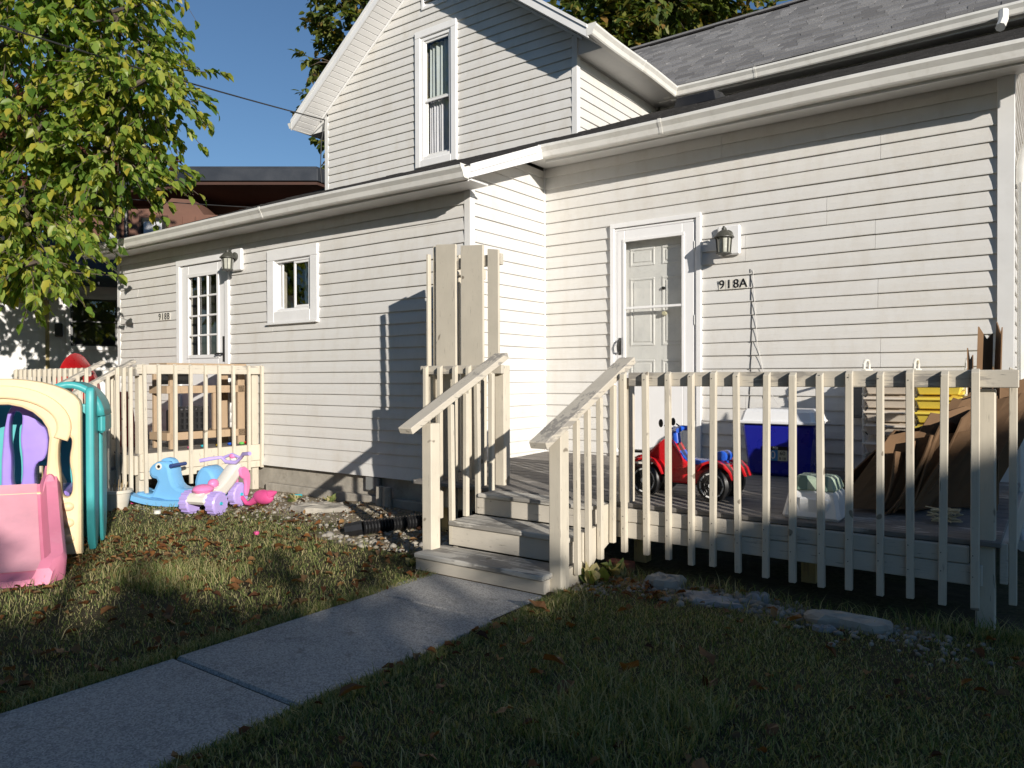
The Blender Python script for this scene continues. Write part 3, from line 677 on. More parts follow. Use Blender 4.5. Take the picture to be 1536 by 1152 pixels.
# ------------------------------------------------------------------ right deck
DK = thing('deck', (2.3, -1.3, 0), 'large cream painted wooden deck with stairs and slatted railing before the storm door', 'deck')
def zd(y): return .505+.025*y
y = -.008; i = 0
while y > -2.20:
    y0 = max(y-.135, -2.215); x0 = .026
    xl = .02 if y0 > LY+.0 else .10
    if y0 < -1.30: xl = .12
    MB().hexa([(xl, y0+.004, zd(y0)-.03), (4.27, y0+.004, zd(y0)-.03), (4.27, y-.002, zd(y)-.03), (xl, y-.002, zd(y)-.03)],
              [(xl, y0+.004, zd(y0)+random.uniform(-.002, .002)), (4.27, y0+.004, zd(y0)+random.uniform(-.002, .002)), (4.27, y-.002, zd(y)+random.uniform(-.002, .002)), (xl, y-.002, zd(y))]).build('deck_board', 'deck_wood', DK, .004)
    y = y0
BOX('deck_board', 'tread_wood', DK, 1.02, 2.0, -2.44, -2.222, .415, .445, .006)
# rim boards
BOX('rim_board', 'rim_paint', DK, 2.02, 4.13, -2.235, -2.197, .325, .415, .004); BOX('rim_board', 'rim_paint', DK, 2.02, 4.19, -2.232, -2.195, .215, .321, .004)
BOX('rim_board', 'rim_paint', DK, 4.262, 4.298, -2.18, -.03, .23, .44, .004)
BOX('rim_board', 'rim_paint', DK, .125, 1.0, -2.055, -2.018, .22, .42, .004)
BOX('rim_board', 'rim_paint', DK, .085, .122, -2.05, -1.30, .22, .42, .004)
for (x, yy) in ((2.1, -1.9), (3.2, -1.7), (.25, -1.9), (2.6, -.5)): BOX('support_post', 'old_frame', DK, x-.045, x+.045, yy-.045, yy+.045, -.2, .41)
# posts
P1 = BOX('post', 'deck_paint', DK, 4.155, 4.243, -2.185, -2.10, -.12, 1.235, .006)
BOX('post', 'deck_paint', DK, 2.06, 2.145, -2.19, -2.105, .30, 1.30, .005)
# top rail
BOX('rail', 'rail_paint', DK, 2.16, 4.345, -2.232, -2.194, 1.243, 1.335, .004)
# balusters: one mesh, chamfered head
def baluster_mesh(h, wd=.036, cham=.02):
    mb = MB(); a = wd/2
    mb.add([(-a,-a,0),(a,-a,0),(a,a,0),(-a,a,0),(-a,-a,h-cham),(a,-a,h-cham),(a,a,h),(-a,a,h)], [(0,3,2,1),(4,5,6,7),(0,1,5,4),(1,2,6,5),(2,3,7,6),(3,0,4,7)])
    me = bpy.data.meshes.new('baluster'); me.from_pydata(mb.v, [], mb.f); me.update(); me.materials.append(MATS['deck_paint']); return me
BMe = baluster_mesh(1.225)
for i, x in enumerate((2.137, 2.295, 2.456, 2.612, 2.757, 2.918, 3.08, 3.236, 3.397, 3.55, 3.705, 3.852, 4.006, 4.150)):
    lean_ = random.uniform(-.011, .011); zb = [.125, .12, .115, .11, .11, .105, .103, .10, .098, .098, .10, .10, .10, .10, .125][i]
    b = link('baluster', BMe, None, DK, (x+.004, -2.251, zb), (random.uniform(-.004, .004), lean_, random.uniform(-.04, .04)), .003)
    b.scale = (random.uniform(.92, 1.12), 1, (1.338-zb+random.uniform(-.004, .008))/1.225); b.location.z += random.uniform(-.008, .006); b.location.x += random.uniform(-.006, .006)
b = link('baluster', BMe, None, DK, (4.318, -2.15, .125), (0, .004, math.pi/2), .003)
# stairs
for (zt, yf, yb_, xl) in ((.285, -2.735, -2.43, .985), (.105, -3.03, -2.725, .93)):
    BOX('tread', 'tread_wood', DK, xl, 2.0, yf, yb_, zt-.036, zt, .007)
for (z0, z1, yf) in ((.290, .412, -2.425), (.11, .247, -2.718), (-.03, .067, -3.012)):
    BOX('riser', 'rim_paint', DK, (.93 if z0 < 0 else 1.0), 1.995, yf, yf+.025, z0, z1, .004)
for x in (1.015, 1.965): MB().prism([(x-.018, -2.21, .22), (x-.018, -2.21, .41), (x-.018, -2.395, .41), (x-.018, -2.395, .245), (x-.018, -2.69, .245), (x-.018, -2.69, .065), (x-.018, -2.985, .065), (x-.018, -2.985, -.03), (x-.018, -2.6, -.03)], (.036, 0, 0)).build('stringer', 'rim_paint', DK)
MB().prism([(2.003, -2.20, .20), (2.003, -2.20, .44), (2.003, -2.36, .44), (2.003, -2.36, .32), (2.003, -2.62, .30), (2.003, -2.62, .12), (2.003, -2.80, .10), (2.003, -2.80, -.03), (2.003, -2.60, -.03), (2.003, -2.45, .1)], (.03, 0, 0)).build('stringer', 'deck_paint', DK, .003)
# stair posts & handrails
BOX('post', 'deck_paint', DK, 1.975, 2.065, -2.93, -2.835, -.05, .975, .006); BOX('post', 'deck_paint', DK, .888, .978, -2.90, -2.805, -.05, .985, .006)
def handrail(x, y0, z0, y1, z1, wd=.125, th=.048):
    return MB().bar((x, y0, z0), (x, y1, z1), wd, th).build('handrail', 'rail_y', DK, .005)
handrail(2.02, -3.11, .90, -1.97, 1.425); handrail(.945, -3.12, .945, -2.03, 1.478)
SB = {}
for (x, ys2, side, (ry0, rz0, ry1, rz1), bt) in ((2.047, (-2.73, -2.59, -2.435, -2.27), 1, (-3.11, .90, -1.97, 1.425), (.06, .07, .10, .18)), (.985, (-2.70, -2.545, -2.40, -2.24), 1, (-3.12, .945, -2.03, 1.478), (.11, .29, .29, .29))):
    for yy, zb in zip(ys2, bt):
        top = rz0+(yy-ry0)/(ry1-ry0)*(rz1-rz0)-.025
        b = link('baluster', BMe, None, DK, (x+.012, yy, zb), (random.uniform(-.01, .01), random.uniform(-.01, .01), math.pi/2), .003); b.scale = (1, 1, (top-zb)/1.225)
# left section: front rail and tall screen
BOX('post', 'deck_paint', DK, .885, .975, -2.05, -1.965, .43, 1.40, .005); BOX('post', 'deck_paint', DK, .14, .225, -2.05, -1.965, -.05, 1.33, .005)
BOX('rail', 'rail_paint', DK, .12, .985, -2.092, -2.055, 1.335, 1.405, .004)
for x in (.20, .36, .52, .67, .82): 
    b = link('baluster', BMe, None, DK, (x, -2.112, .14), (random.uniform(-.006, .006), random.uniform(-.008, .008), 0), .003); b.scale = (1, 1, (1.408-.14)/1.225)
for (xa, xb, zt) in ((.225, .445, 2.437), (.50, .735, 2.40), (.782, .893, 2.345)):
    dz = .018
    MB().hexa([(xa, -2.008, .47), (xb, -2.008, .47), (xb, -1.985, .47), (xa, -1.985, .47)], [(xa, -2.008, zt), (xb, -2.008, zt-dz), (xb, -1.985, zt-dz), (xa, -1.985, zt)]).build('screen_plank', 'deck_paint', DK, .004)
for (ya, yb_, zt) in ((-1.98, -1.842, 2.43), (-1.838, -1.70, 2.41), (-1.655, -1.50, 2.40), (-1.49, -1.36, 2.38)):
    BOX('screen_plank', 'deck_paint', DK, .168, .192, ya, yb_, .47, zt, .004)
BOX('screen_plank', 'deck_paint', DK, .135, .160, -2.03, -1.99, .9, 2.36, .004)
BOX('screen_rail', 'rail_paint', DK, .196, .90, -1.983, -1.945, 2.21, 2.30, .004); BOX('screen_rail', 'rail_y', DK, .20, .238, -1.94, -1.33, 2.21, 2.30, .004)
# nail heads
nl = MB()
for x in (2.137, 2.295, 2.456, 2.612, 2.757, 2.918, 3.08, 3.236, 3.397, 3.55, 3.705, 3.852, 4.006, 4.150):
    for z in (1.30, .385, .27): dz_ = random.uniform(-.02, .02); nl.box(x-.002, x+.003, -2.2715, -2.268, z+dz_-.0025, z+dz_+.0025)
nl.build('nails', 'black_metal', DK, kind='stuff')

# ------------------------------------------------------------------ left deck
DL = thing('deck', (-4.5, -2.0, 0), 'smaller cream railed deck under the twelve pane door, stairs leading down', 'deck')
BM2 = baluster_mesh(1.35, .034)
y = -1.29
while y > -2.76:
    MB().box(-6.2, -3.25, y-.132, y-.002, .49, .52).build('deck_board', 'deck_wood', DL, .004); y -= .136
BOX('rim_board', 'deck_paint', DL, -3.248, -3.21, -2.77, -1.30, .33, .52, .004); BOX('rim_board', 'deck_paint', DL, -3.246, -3.208, -2.77, -1.30, .25, .327, .004)
BOX('rim_board', 'deck_paint', DL, -6.2, -3.25, -2.805, -2.772, .30, .50, .004)
BOX('rail', 'rail_y', DL, -3.245, -3.208, -2.80, -1.29, 1.355, 1.455, .004)
BOX('post', 'deck_paint', DL, -3.335, -3.25, -2.76, -2.675, -.05, 1.36, .005); BOX('post', 'deck_paint', DL, -3.335, -3.25, -1.40, -1.315, -.05, 1.36, .005)
for yy in (-2.72, -2.574, -2.397, -2.22, -2.045, -1.873, -1.686, -1.492, -1.315):
    b = link('baluster', BM2, None, DL, (-3.188, yy, .10+.1*(yy+2.75)), (random.uniform(-.008, .008), random.uniform(-.008, .008), math.pi/2), .003); b.scale = (1, 1, (1.465-.10-.1*(yy+2.75))/1.35)
for (a, b_) in ((-3.75, -3.21), (-6.2, -4.25)):
    BOX('rail', 'rail_paint', DL, a, b_, -2.81, -2.774, 1.335, 1.43, .004)
    x = a+.06
    while x < b_:
        b = link('baluster', BM2, None, DL, (x, -2.83, .12), (0, random.uniform(-.008, .008), 0), .003); b.scale = (1, 1, (1.435-.12)/1.35); x += .135
BOX('post', 'deck_paint', DL, -3.84, -3.755, -2.80, -2.715, -.05, 1.36, .005)
for x in (-3.62, -4.30):
    MB().bar((x, -3.55, .98), (x, -2.62, 1.50), .09, .04).build('handrail', 'rail_y', DL, .005)
    BOX('post', 'deck_paint', DL, x-.045, x+.045, -3.4, -3.31, -.05, 1.05, .005)
    for yy in (-3.2, -3.05, -2.92): 
        b = link('baluster', BM2, None, DL, (x+.04, yy, .1), (0, 0, math.pi/2), .003); b.scale = (1, 1, (1.0+(yy+3.55)*.559-.1)/1.35)
for i, (yy, zt) in enumerate(((-3.07, .36), (-3.35, .19))): BOX('tread', 'tread_wood', DL, -4.28, -3.65, yy, yy+.27, zt-.035, zt, .005)
BOX('stringer', 'deck_paint', DL, -3.66, -3.625, -3.3, -2.81, .0, .33, .004)
for (x, yy) in ((-3.3, -2.0), (-4.6, -1.5), (-5.9, -2.6), (-4.5, -2.6)): BOX('support_post', 'old_frame', DL, x-.05, x+.05, yy-.05, yy+.05, -.2, .48)
# ------------------------------------------------------------------ fixtures on the house
def wall_lamp(x, y, z, label):
    L = thing('wall_lamp', (x, y, z), label, 'lamp')
    BOX('mount_plate', 'trim_white', L, x-.105, x+.105, y-.045, y-.0, z-.14, z+.13, .012)
    MB().lathe([(0, 0), (.05, 0), (.055, -.02), (.04, -.035), (0, -.04)], (x, y-.046, z+.03), 'y', 14).build('backplate', 'lamp_metal', L, smooth=True)
    yc = y-.16; zc = z-.03
    MB().tube([(x, y-.08, z+.03), (x, y-.12, z+.085), (x, yc, z+.095), (x, yc, z+.06)], .012, 8).build('arm', 'lamp_metal', L, smooth=True)
    MB().lathe([(.005, .125), (.018, .12), (.02, .10), (.045, .085), (.078, .05), (.092, .035), (.092, .028), (.06, .026), (.0, .026)], (x, yc, zc), 'z', 16).build('lamp_cap', 'lamp_metal', L, smooth=True)
    g = MB().lathe([(.0, .025), (.062, .025), (.052, -.105), (.0, -.105)], (x, yc, zc), 'z', 16).build('lamp_glass', 'lamp_glass', L, smooth=True)
    for k in range(8):
        a = math.pi*2*k/8+.2; c_, s_ = math.cos(a), math.sin(a)
        MB().bar((x+.068*c_, yc+.068*s_, zc+.027), (x+.057*c_, yc+.057*s_, zc-.108), .011, .011, (c_, s_, 0)).build('rib', 'lamp_metal', L)
    MB().lathe([(.0, -.106), (.066, -.106), (.07, -.118), (.03, -.128), (.0, -.14)], (x, yc, zc), 'z', 16).build('lamp_base', 'lamp_metal', L, smooth=True)
    return L
wall_lamp(2.06, -.018, 2.56, 'dark lantern wall lamp on white plate beside the storm door')
wall_lamp(-3.66, LY-.018, 2.77, 'dark lantern wall lamp beside the twelve pane door')
def numbers(txt, x, y, z, size, label):
    T = thing('house_number', (x, y, z), label, 'number')
    for i, ch in enumerate(txt):
        xx = x+i*size*.86
        BOX('number_tile', 'toy_white', T, xx-size*.40, xx+size*.40, y-.002, y+.004, z-size*.56, z+size*.56)
        link('digit', textmesh(ch, size*1.45, .002), 'sticker_black', T, (xx, y-.005, z))
numbers('918A', 1.985, -.021, 2.155, .078, 'black house number 918A on small white tiles')
numbers('918B', -5.50, LY-.021, 2.155, .085, 'black house number 918B beside the twelve pane door')
cp_ = [(2.245+.012*math.sin(i*.05), -.0035-float(prof(((2.28-i*.0155-RL)/EX) % 1)), 2.28-i*.0155) for i in range(112)]
tubeobj('cable', cp_, .0035, 'wire', 'thin dark cable hanging down the right wing siding', 'cable')
tubeobj('cord', [(2.27, -.023, 2.27), (2.31, -.024, 1.6), (2.40, -.028, 1.2), (2.52, -.1, 1.06)], .0025, 'wire_white', 'thin white cord beside the dark cable', 'cord')
UB = thing('utility_box', (3.19, -.08, .95), 'grey utility box fixed on the siding behind the railing', 'utility box')
BOX('box_body', 'grey_box', UB, 3.12, 3.25, -.11, -.02, .96, 1.22, .008); BOX('box_cover', 'grey_box', UB, 3.13, 3.24, -.122, -.111, .98, 1.20, .004)
MB().tube([(3.2, -.07, .96), (3.2, -.07, .86), (3.26, -.06, .80), (3.3, -.05, .86)], .007, 6).build('lead', 'wire', UB)
# service drop
def sag(a, b, s, n=24):
    a, b = Vector(a), Vector(b); return [a.lerp(b, i/n)+Vector((0, 0, -s*4*(i/n)*(1-i/n))) for i in range(n+1)]
tubeobj('power_cable', sag((-5.02, 1.20, 5.45), (-1.6, -15.95, 4.3), .35, 40), .010, 'wire', 'dark power cable running from the gable corner across the yard', 'cable')
tubeobj('drip_loop', [(-5.02, 1.19, 5.44), (-4.99, 1.16, 5.35), (-5.05, 1.15, 5.1), (-5.10, 1.17, 4.7), (-5.08, 1.18, 4.45)], .008, 'wire', 'loop of wire hanging at the gable corner', 'cable')
tubeobj('phone_wire', sag((-15.5, -2.5, 5.6), (-8.2, 3.9, 4.9), .12), .010, 'wire', 'thin wire crossing before the brown building', 'cable')

# ------------------------------------------------------------------ things on the right deck
Q = thing('toy_quad', (2.17, -1.745, zd(-1.745)), 'red and blue ride-on toy quad bike with silver patterned wheels', 'toy quad')
qx, qz = 2.125, zd(-1.75)
def QS(name, mat, pts, dep, yy, bev=.012, sm=1, parent=Q): return S2(name, mat, parent, [smoothpts(pts, sm)], dep, (qx, yy, qz), bev)
QS('body', 'toy_red', [(-.13,.255),(-.10,.275),(.0,.30),(.05,.36),(.10,.40),(.165,.385),(.20,.34),(.25,.27),(.30,.235),(.46,.235),(.60,.25),(.60,.215),(.47,.19),(.41,.12),(.36,.095),(.16,.095),(.13,.15),(.10,.20),(.0,.23)], .17, -1.745, .014, 0)
QS('hood', 'toy_red', [(-.10,.26),(.0,.325),(.06,.385),(.15,.395),(.10,.30)], .12, -1.745, .014, 0)
for yy, sd_ in ((-1.868, -1), (-1.622, 1)):
    for xc, nm, a0, a1 in ((0, 'front_fender', .30, 2.75), (.5, 'rear_fender', .25, 2.55)):
        arc = [(xc+.158*math.cos(a), .118+.16*math.sin(a)) for a in np.linspace(a0, a1, 7)]; inn = [(xc+.138*math.cos(a), .118+.142*math.sin(a)) for a in np.linspace(a1, a0, 7)]
        S2(nm, 'toy_red', Q, [arc+inn], .12, (qx, yy, qz), .005)
for xc in (0, .5):
    for yy, sd_ in ((-1.885, -1), (-1.605, 1)):
        W = MB().lathe([(.055, -.05), (.095, -.05), (.112, -.03), (.112, .03), (.095, .05), (.055, .05)], (qx+xc, yy, qz+.112), 'y', 22).build('wheel', 'black_plastic', Q, smooth=True)
        MB().lathe([(0, -.028), (.06, -.028), (.085, -.038), (.088, .02), (0, .02)], (qx+xc, yy+sd_*.016, qz+.112), 'y', 22).build('rim', 'rim_silver', W, smooth=True)
        for k in range(9):
            a = 2*math.pi*k/9; MB().bar((qx+xc+.014*math.cos(a), yy+sd_*.055, qz+.112+.014*math.sin(a)), (qx+xc+.082*math.cos(a), yy+sd_*.055, qz+.112+.082*math.sin(a)), .007, .006, (0, 1, 0)).build('spoke', 'black_metal', W)
        for rr in (.032, .055, .074):
            MB().tube([(qx+xc+rr*(1-.16*abs(math.sin(4.5*t_)))*math.cos(t_), yy+sd_*.056, qz+.112+rr*(1-.16*abs(math.sin(4.5*t_)))*math.sin(t_)) for t_ in np.linspace(0, 2*math.pi, 37)[:-1]], .0028, 4, closed=True).build('rim_ring', 'black_metal', W)
        MB().lathe([(0, -.012), (.016, -.012), (.02, .0), (0, .0)], (qx+xc, yy+sd_*.055, qz+.112), 'y', 12).build('hub', 'rim_silver', W)
    MB().tube([(qx+xc, -1.87, qz+.112), (qx+xc, -1.62, qz+.112)], .014, 8).build('axle', 'black_metal', Q)
BOX('chassis', 'black_plastic', Q, qx+.05, qx+.46, -1.81, -1.68, qz+.085, qz+.13, .01)
QS('seat', 'toy_blue', [(.205,.335),(.25,.285),(.32,.262),(.46,.268),(.53,.275),(.53,.22),(.28,.22)], .14, -1.745)
QS('seat_back', 'toy_blue', [(.46,.27),(.475,.325),(.53,.34),(.565,.31),(.55,.26)], .13, -1.745)
MB().tube([(qx+.17, -1.745, qz+.37), (qx+.16, -1.745, qz+.45)], .03, 10).build('steering_column', 'toy_blue', Q, smooth=True)
MB().tube([(qx+.24, -1.88, qz+.47), (qx+.18, -1.81, qz+.475), (qx+.155, -1.745, qz+.455), (qx+.18, -1.68, qz+.475), (qx+.24, -1.61, qz+.47)], [.017, .02, .026, .02, .017], 10).build('handlebar', 'toy_blue', Q, smooth=True)
for yy in (-1.85, -1.64):
    MB().tube([(qx+.19, yy*.6-1.745*.4, qz+.47), (qx+.12, yy, qz+.50)], .005, 6).build('mirror_arm', 'black_metal', Q)
    MB().ball((qx+.095, yy, qz+.515), .018, .005, .030, 10, 6).build('mirror', 'black_metal', Q, smooth=True)
BOX('bumper', 'toy_white', Q, qx-.15, qx-.10, -1.83, -1.66, qz+.19, qz+.22, .01)
BOX('side_stripe', 'toy_white', Q, qx-.13, qx+.02, -1.93, -1.923, qz+.225, qz+.24)

CL = thing('cooler', (2.66, -.46, zd(-.46)), 'blue cooler box with white lid standing against the siding', 'cooler')
cx, cyy, cz = 2.66, -.42, zd(-.42)
MB().hexa([(cx-.24, cyy-.17, cz), (cx+.24, cyy-.17, cz), (cx+.24, cyy+.19, cz), (cx-.24, cyy+.19, cz)], [(cx-.285, cyy-.205, cz+.42), (cx+.285, cyy-.205, cz+.42), (cx+.285, cyy+.21, cz+.42), (cx-.285, cyy+.21, cz+.42)]).build('cooler_body', 'cooler_blue', CL, .022)
MB().hexa([(cx-.305, cyy-.225, cz+.423), (cx+.305, cyy-.225, cz+.423), (cx+.305, cyy+.225, cz+.423), (cx-.305, cyy+.225, cz+.423)], [(cx-.275, cyy-.19, cz+.545), (cx+.275, cyy-.19, cz+.545), (cx+.275, cyy+.19, cz+.545), (cx-.275, cyy+.19, cz+.545)]).build('lid', 'cooler_white', CL, .025)
BOX('lid_band', 'cooler_white', CL, cx-.31, cx+.31, cyy-.23, cyy+.23, cz+.425, cz+.452, .006)
yf = cyy-.193
lab = BOX('sticker', 'sticker_black', CL, cx-.11, cx+.085, yf-.008, yf+.004, cz+.215, cz+.245); BOX('sticker', 'sticker_blue', CL, cx-.11, cx+.01, yf-.0075, yf+.004, cz+.13, cz+.2145); BOX('sticker', 'sticker_tan', CL, cx+.0105, cx+.085, yf-.0072, yf+.004, cz+.13, cz+.2145)
link('lettering', textmesh('100', .03, .001), 'toy_white', CL, (cx-.01, yf-.0095, cz+.23)); link('lettering', textmesh('40', .09, .001), 'toy_white', CL, (cx-.05, yf-.0095, cz+.172)); link('lettering', textmesh('60', .045, .001), 'sticker_black', CL, (cx+.048, yf-.0092, cz+.19)); link('lettering', textmesh('8 18', .03, .001), 'sticker_black', CL, (cx+.048, yf-.0092, cz+.148))
for s_ in (-1, 1): BOX('handle', 'cooler_blue', CL, cx+s_*.29-.02, cx+s_*.29+.02, cyy-.09, cyy+.09, cz+.30, cz+.345, .01)

ST = thing('step_stool', (3.32, -2.0, zd(-2)), 'white plastic child step stool with green striped top', 'stool')
sx, sy2, sz = 3.315, -1.98, zd(-1.98)-.003
MB().hexa([(sx-.17, sy2-.17, sz), (sx+.17, sy2-.17, sz), (sx+.17, sy2+.15, sz), (sx-.17, sy2+.15, sz)], [(sx-.135, sy2-.125, sz+.17), (sx+.135, sy2-.125, sz+.17), (sx+.135, sy2+.12, sz+.17), (sx-.135, sy2+.12, sz+.17)]).build('stool_body', 'cooler_white', ST, .018)
MB().hexa([(sx-.137, sy2-.128, sz+.166), (sx+.137, sy2-.128, sz+.166), (sx+.137, sy2+.122, sz+.166), (sx-.137, sy2+.122, sz+.166)], [(sx-.11, sy2-.085, sz+.25), (sx+.11, sy2-.085, sz+.25), (sx+.11, sy2+.09, sz+.25), (sx-.11, sy2+.09, sz+.25)]).build('stool_top', 'mint', ST, .015)
for x0 in (-.06, .055): MB().hexa([(sx+x0-.028, sy2-.131, sz+.17), (sx+x0+.032, sy2-.131, sz+.17), (sx+x0+.03, sy2-.09, sz+.17), (sx+x0-.028, sy2-.09, sz+.17)], [(sx+x0-.024, sy2-.088, sz+.252), (sx+x0+.026, sy2-.088, sz+.252), (sx+x0+.026, sy2+.08, sz+.252), (sx+x0-.024, sy2+.08, sz+.252)]).build('tread_stripe', 'sage', ST, .004)
BOX('front_panel', 'cooler_white', ST, sx-.07, sx+.10, sy2-.158, sy2-.14, sz+.01, sz+.13, .012)

# cardboard
def sheet(b0, b1, up, bend, name='cardboard_sheet', label='flattened brown cardboard sheet leaning in the pile on the deck', n=8, ragged=.03):
    b0, b1, up = Vector(b0), Vector(b1), Vector(up); nrm = (b1-b0).cross(up).normalized()
    rows = []; ph = random.uniform(0, 6)
    for i in range(n+1):
        f = i/n; r_ = []
        for k in range(7):
            g_ = k/6; p = b0.lerp(b1, g_)+up*f*(1+ragged*math.sin(ph+g_*9)*f)+nrm*(bend*math.sin(f*math.pi)+.02*math.sin(ph+g_*5+f*4))
            r_.append(p)
        rows.append(r_)
    o = MB().grid(rows).build(name, 'cardboard', None, solid=.008); return tag(o, label, 'cardboard', 'cardboard sheets heaped on the deck')
for i in range(9):
    f = i/8; zz = zd(-1.5)+.012; x0 = 3.38+.42*f; y0 = -1.80+.055*i
    dx, dy = .42-.12*f+random.uniform(-.05, .05), .10+random.uniform(-.08, .12); k_ = .40+.38*f+random.uniform(-.06, .06)
    sheet((x0, y0, zz), (x0+dx, y0+dy, zz+.02), (k_*(.66-.25*f), .10+random.uniform(-.03, .05), k_*1.05), random.uniform(-.04, .04))
for i in range(5):
    x0 = 3.60+.05*i; zz = zd(-1.5)+.012
    sheet((x0, -1.84+.03*i, zz), (x0+.14, -1.25+.05*i, zz), (.12+.03*i, .06, .36+.06*i), random.uniform(-.05, .05))
o = sheet((3.30, -1.62, zd(-1.5)+.05), (3.62, -.80, zd(-1)+.03), (.36, .08, .46), .02); o['label'] = 'large flat cardboard sheet leaning against the front of the pile'; o.pop('group', None) if hasattr(o, 'pop') else None
if 'group' in o.keys(): del o['group']
for (a, b, c_, d_, l) in ((3.12, -1.5, 3.34, -1.45, 'small torn cardboard flap lying flat beside the stool'),):
    tag(MB().hexa([(a, b, zd(b)+.006), (c_, b-.12, zd(b)+.02), (c_+.03, d_+.1, zd(b)+.02), (a+.1, d_+.08, zd(b)+.006)], [(a, b, zd(b)+.012), (c_, b-.12, zd(b)+.06), (c_+.03, d_+.1, zd(b)+.05), (a+.1, d_+.08, zd(b)+.012)]).build('cardboard_flap', 'cardboard_edge', None), l, 'cardboard')
tc_ = thing('carton', (4.1, -1.25, zd(-1)), 'tall narrow folded carton standing upright at the deck corner', 'carton')
z0 = zd(-1.2)+.005
for (a, b, zt, dx) in (((4.07, -1.32), (4.15, -1.22), 1.60, .03), ((4.15, -1.22), (4.20, -1.34), 1.63, .04), ((4.05, -1.30), (4.06, -1.12), 1.47, -.01), ((4.10, -1.10), (4.19, -1.06), 1.42, .02)):
    MB().prism([(a[0], a[1], z0), (b[0], b[1], z0), (b[0]+dx*.6, b[1], zt-.03), ((a[0]+b[0])/2+dx, (a[1]+b[1])/2, zt-.07), (a[0]+dx, a[1], zt+.01)], (.006, .006, 0)).build('carton_panel', 'cardboard', tc_)
cn = thing('carton', (3.97, -.95, zd(-1)), 'bent open carton slumped behind the leaning cardboard sheets', 'carton')
for (a, b, zt) in (((3.75, -1.05), (4.12, -.75), 1.05), ((4.12, -.75), (4.18, -1.0), 1.16), ((3.75, -1.05), (3.82, -1.2), .95)):
    MB().prism([(a[0], a[1], z0), (b[0], b[1], z0), (b[0]+.05, b[1], zt), (a[0]+.06, a[1], zt-.12)], (.005, .006, 0)).build('carton_panel', 'cardboard', cn)
tag(MB().tube([(3.98+.10*math.sin(i*1.9)*math.cos(i*.7), -1.86+.05*math.cos(i*1.3), zd(-1.8)+.05+.035*math.sin(i*.9)) for i in range(60)], .004, 4).build('plastic_strap', 'sticker_tan', None), 'tangle of thin packing strap at the foot of the pile', 'strap')

# toy organiser rack
RK = thing('toy_rack', (3.62, -.3, zd(-.3)), 'white toy organiser rack with cream and yellow tilted bins', 'toy rack')
zb = zd(-.3)
for x in (3.27, 3.62, 3.96):
    MB().tube([(x, -.42, zb), (x, -.40, 1.40), (x+.005, -.37, 1.43), (x+.01, -.30, 1.43), (x+.01, -.26, 1.40), (x, -.18, zb)], .011, 8).build('side_frame', 'toy_white', RK, smooth=True)
    for j in range(9): BOX('rung', 'toy_white', RK, x-.012, x+.02, -.43, -.16, zb+.09+.095*j, zb+.105+.095*j, .003)
for j, zc in enumerate((1.235, 1.13, 1.025, .92, .78)):
    for (xa, xb_, mt) in ((3.29, 3.60, 'bin_cream'), (3.64, 3.94, 'bin_yellow')):
        B_ = MB().hexa([(xa+.02, -.46, zc-.07), (xb_-.02, -.46, zc-.07), (xb_-.01, -.20, zc-.02), (xa+.01, -.20, zc-.02)], [(xa, -.50, zc+.005), (xb_, -.50, zc+.005), (xb_, -.17, zc+.075), (xa, -.17, zc+.075)]).build('bin', mt, RK, .008)
        BOX('bin_lip', mt, B_, xa-.005, xb_+.005, -.515, -.502, zc-.004, zc+.012, .004)

# ------------------------------------------------------------------ things on the left deck
SH = thing('shelf_unit', (-3.6, -1.85, .52), 'raw timber play shelf frame standing on the smaller deck', 'shelf')
for yy in (-2.28, -1.43):
    for x in (-3.78, -3.44): BOX('leg', 'new_wood', SH, x-.02, x+.02, yy-.045, yy+.045, .522, 1.44, .003)
for zz, nm in ((1.14, 'shelf_rail'), (.62, 'shelf_rail'), (1.445, 'top_plank')): BOX(nm, 'new_wood', SH, -3.80, -3.42, -2.36, -1.36, zz, zz+(.035 if nm == 'top_plank' else .085), .003)
BOX('leg', 'new_wood', SH, -3.46, -3.42, -1.80, -1.71, .71, 1.139, .003)
BOX('back_panel', 'black_plastic', SH, -3.80, -3.785, -2.23, -1.85, 1.24, 1.43)
CR = thing('milk_crate', (-3.6, -2.0, .706), 'black plastic crate on the lower shelf of the timber frame', 'crate')
cr = MB()
for yy in np.linspace(-2.2, -1.85, 7): cr.box(-3.46, -3.445, yy-.012, yy+.012, .715, .98)
for zz in (.715, .78, .85, .92, .97): cr.box(-3.458, -3.447, -2.21, -1.84, zz, zz+.022)
cr.build('lattice_side', 'black_plastic', CR); BOX('crate_back', 'black_plastic', CR, -3.72, -3.47, -2.21, -1.84, .71, .95, .01)
for i in range(7):
    mt = ['toy_magenta', 'toy_cyan', 'toy_yellow', 'toy_blue', 'toy_green', 'toy_red', 'toy_pink'][i]; yy = [-2.15, -1.96, -1.80, -1.62, -1.50, -1.40, -1.33][i]
    nm = ['magenta', 'cyan', 'yellow', 'blue', 'green', 'red', 'pink'][i]; x = -3.32-.05*(i % 2)
    tag(MB().ball((x, yy, .538), .038, .03, .018, 9, 6).build('toy_block', mt, None, smooth=True), nm+' small plastic toy lying on the boards of the smaller deck', 'toy')
RB = thing('charcoal_bag', (-4.36, -2.45, .52), 'red paper bag of charcoal standing on the smaller deck', 'bag')
rows = []
for i in range(9):
    f = i/8; z = .525+.63*f; w_ = .22*(1-.10*f+.03*math.sin(f*7)); d_ = .09*(1-.75*max(0, f-.55)/.45) if f < .98 else .012
    rows.append([(-4.36+w_*math.cos(a)*(1+.02*math.sin(5*a+i)), -2.38+d_*math.sin(a), z) for a in np.linspace(0, 2*math.pi, 21)])
MB().grid(rows).build('bag_body', 'red_bag', RB, smooth=True)
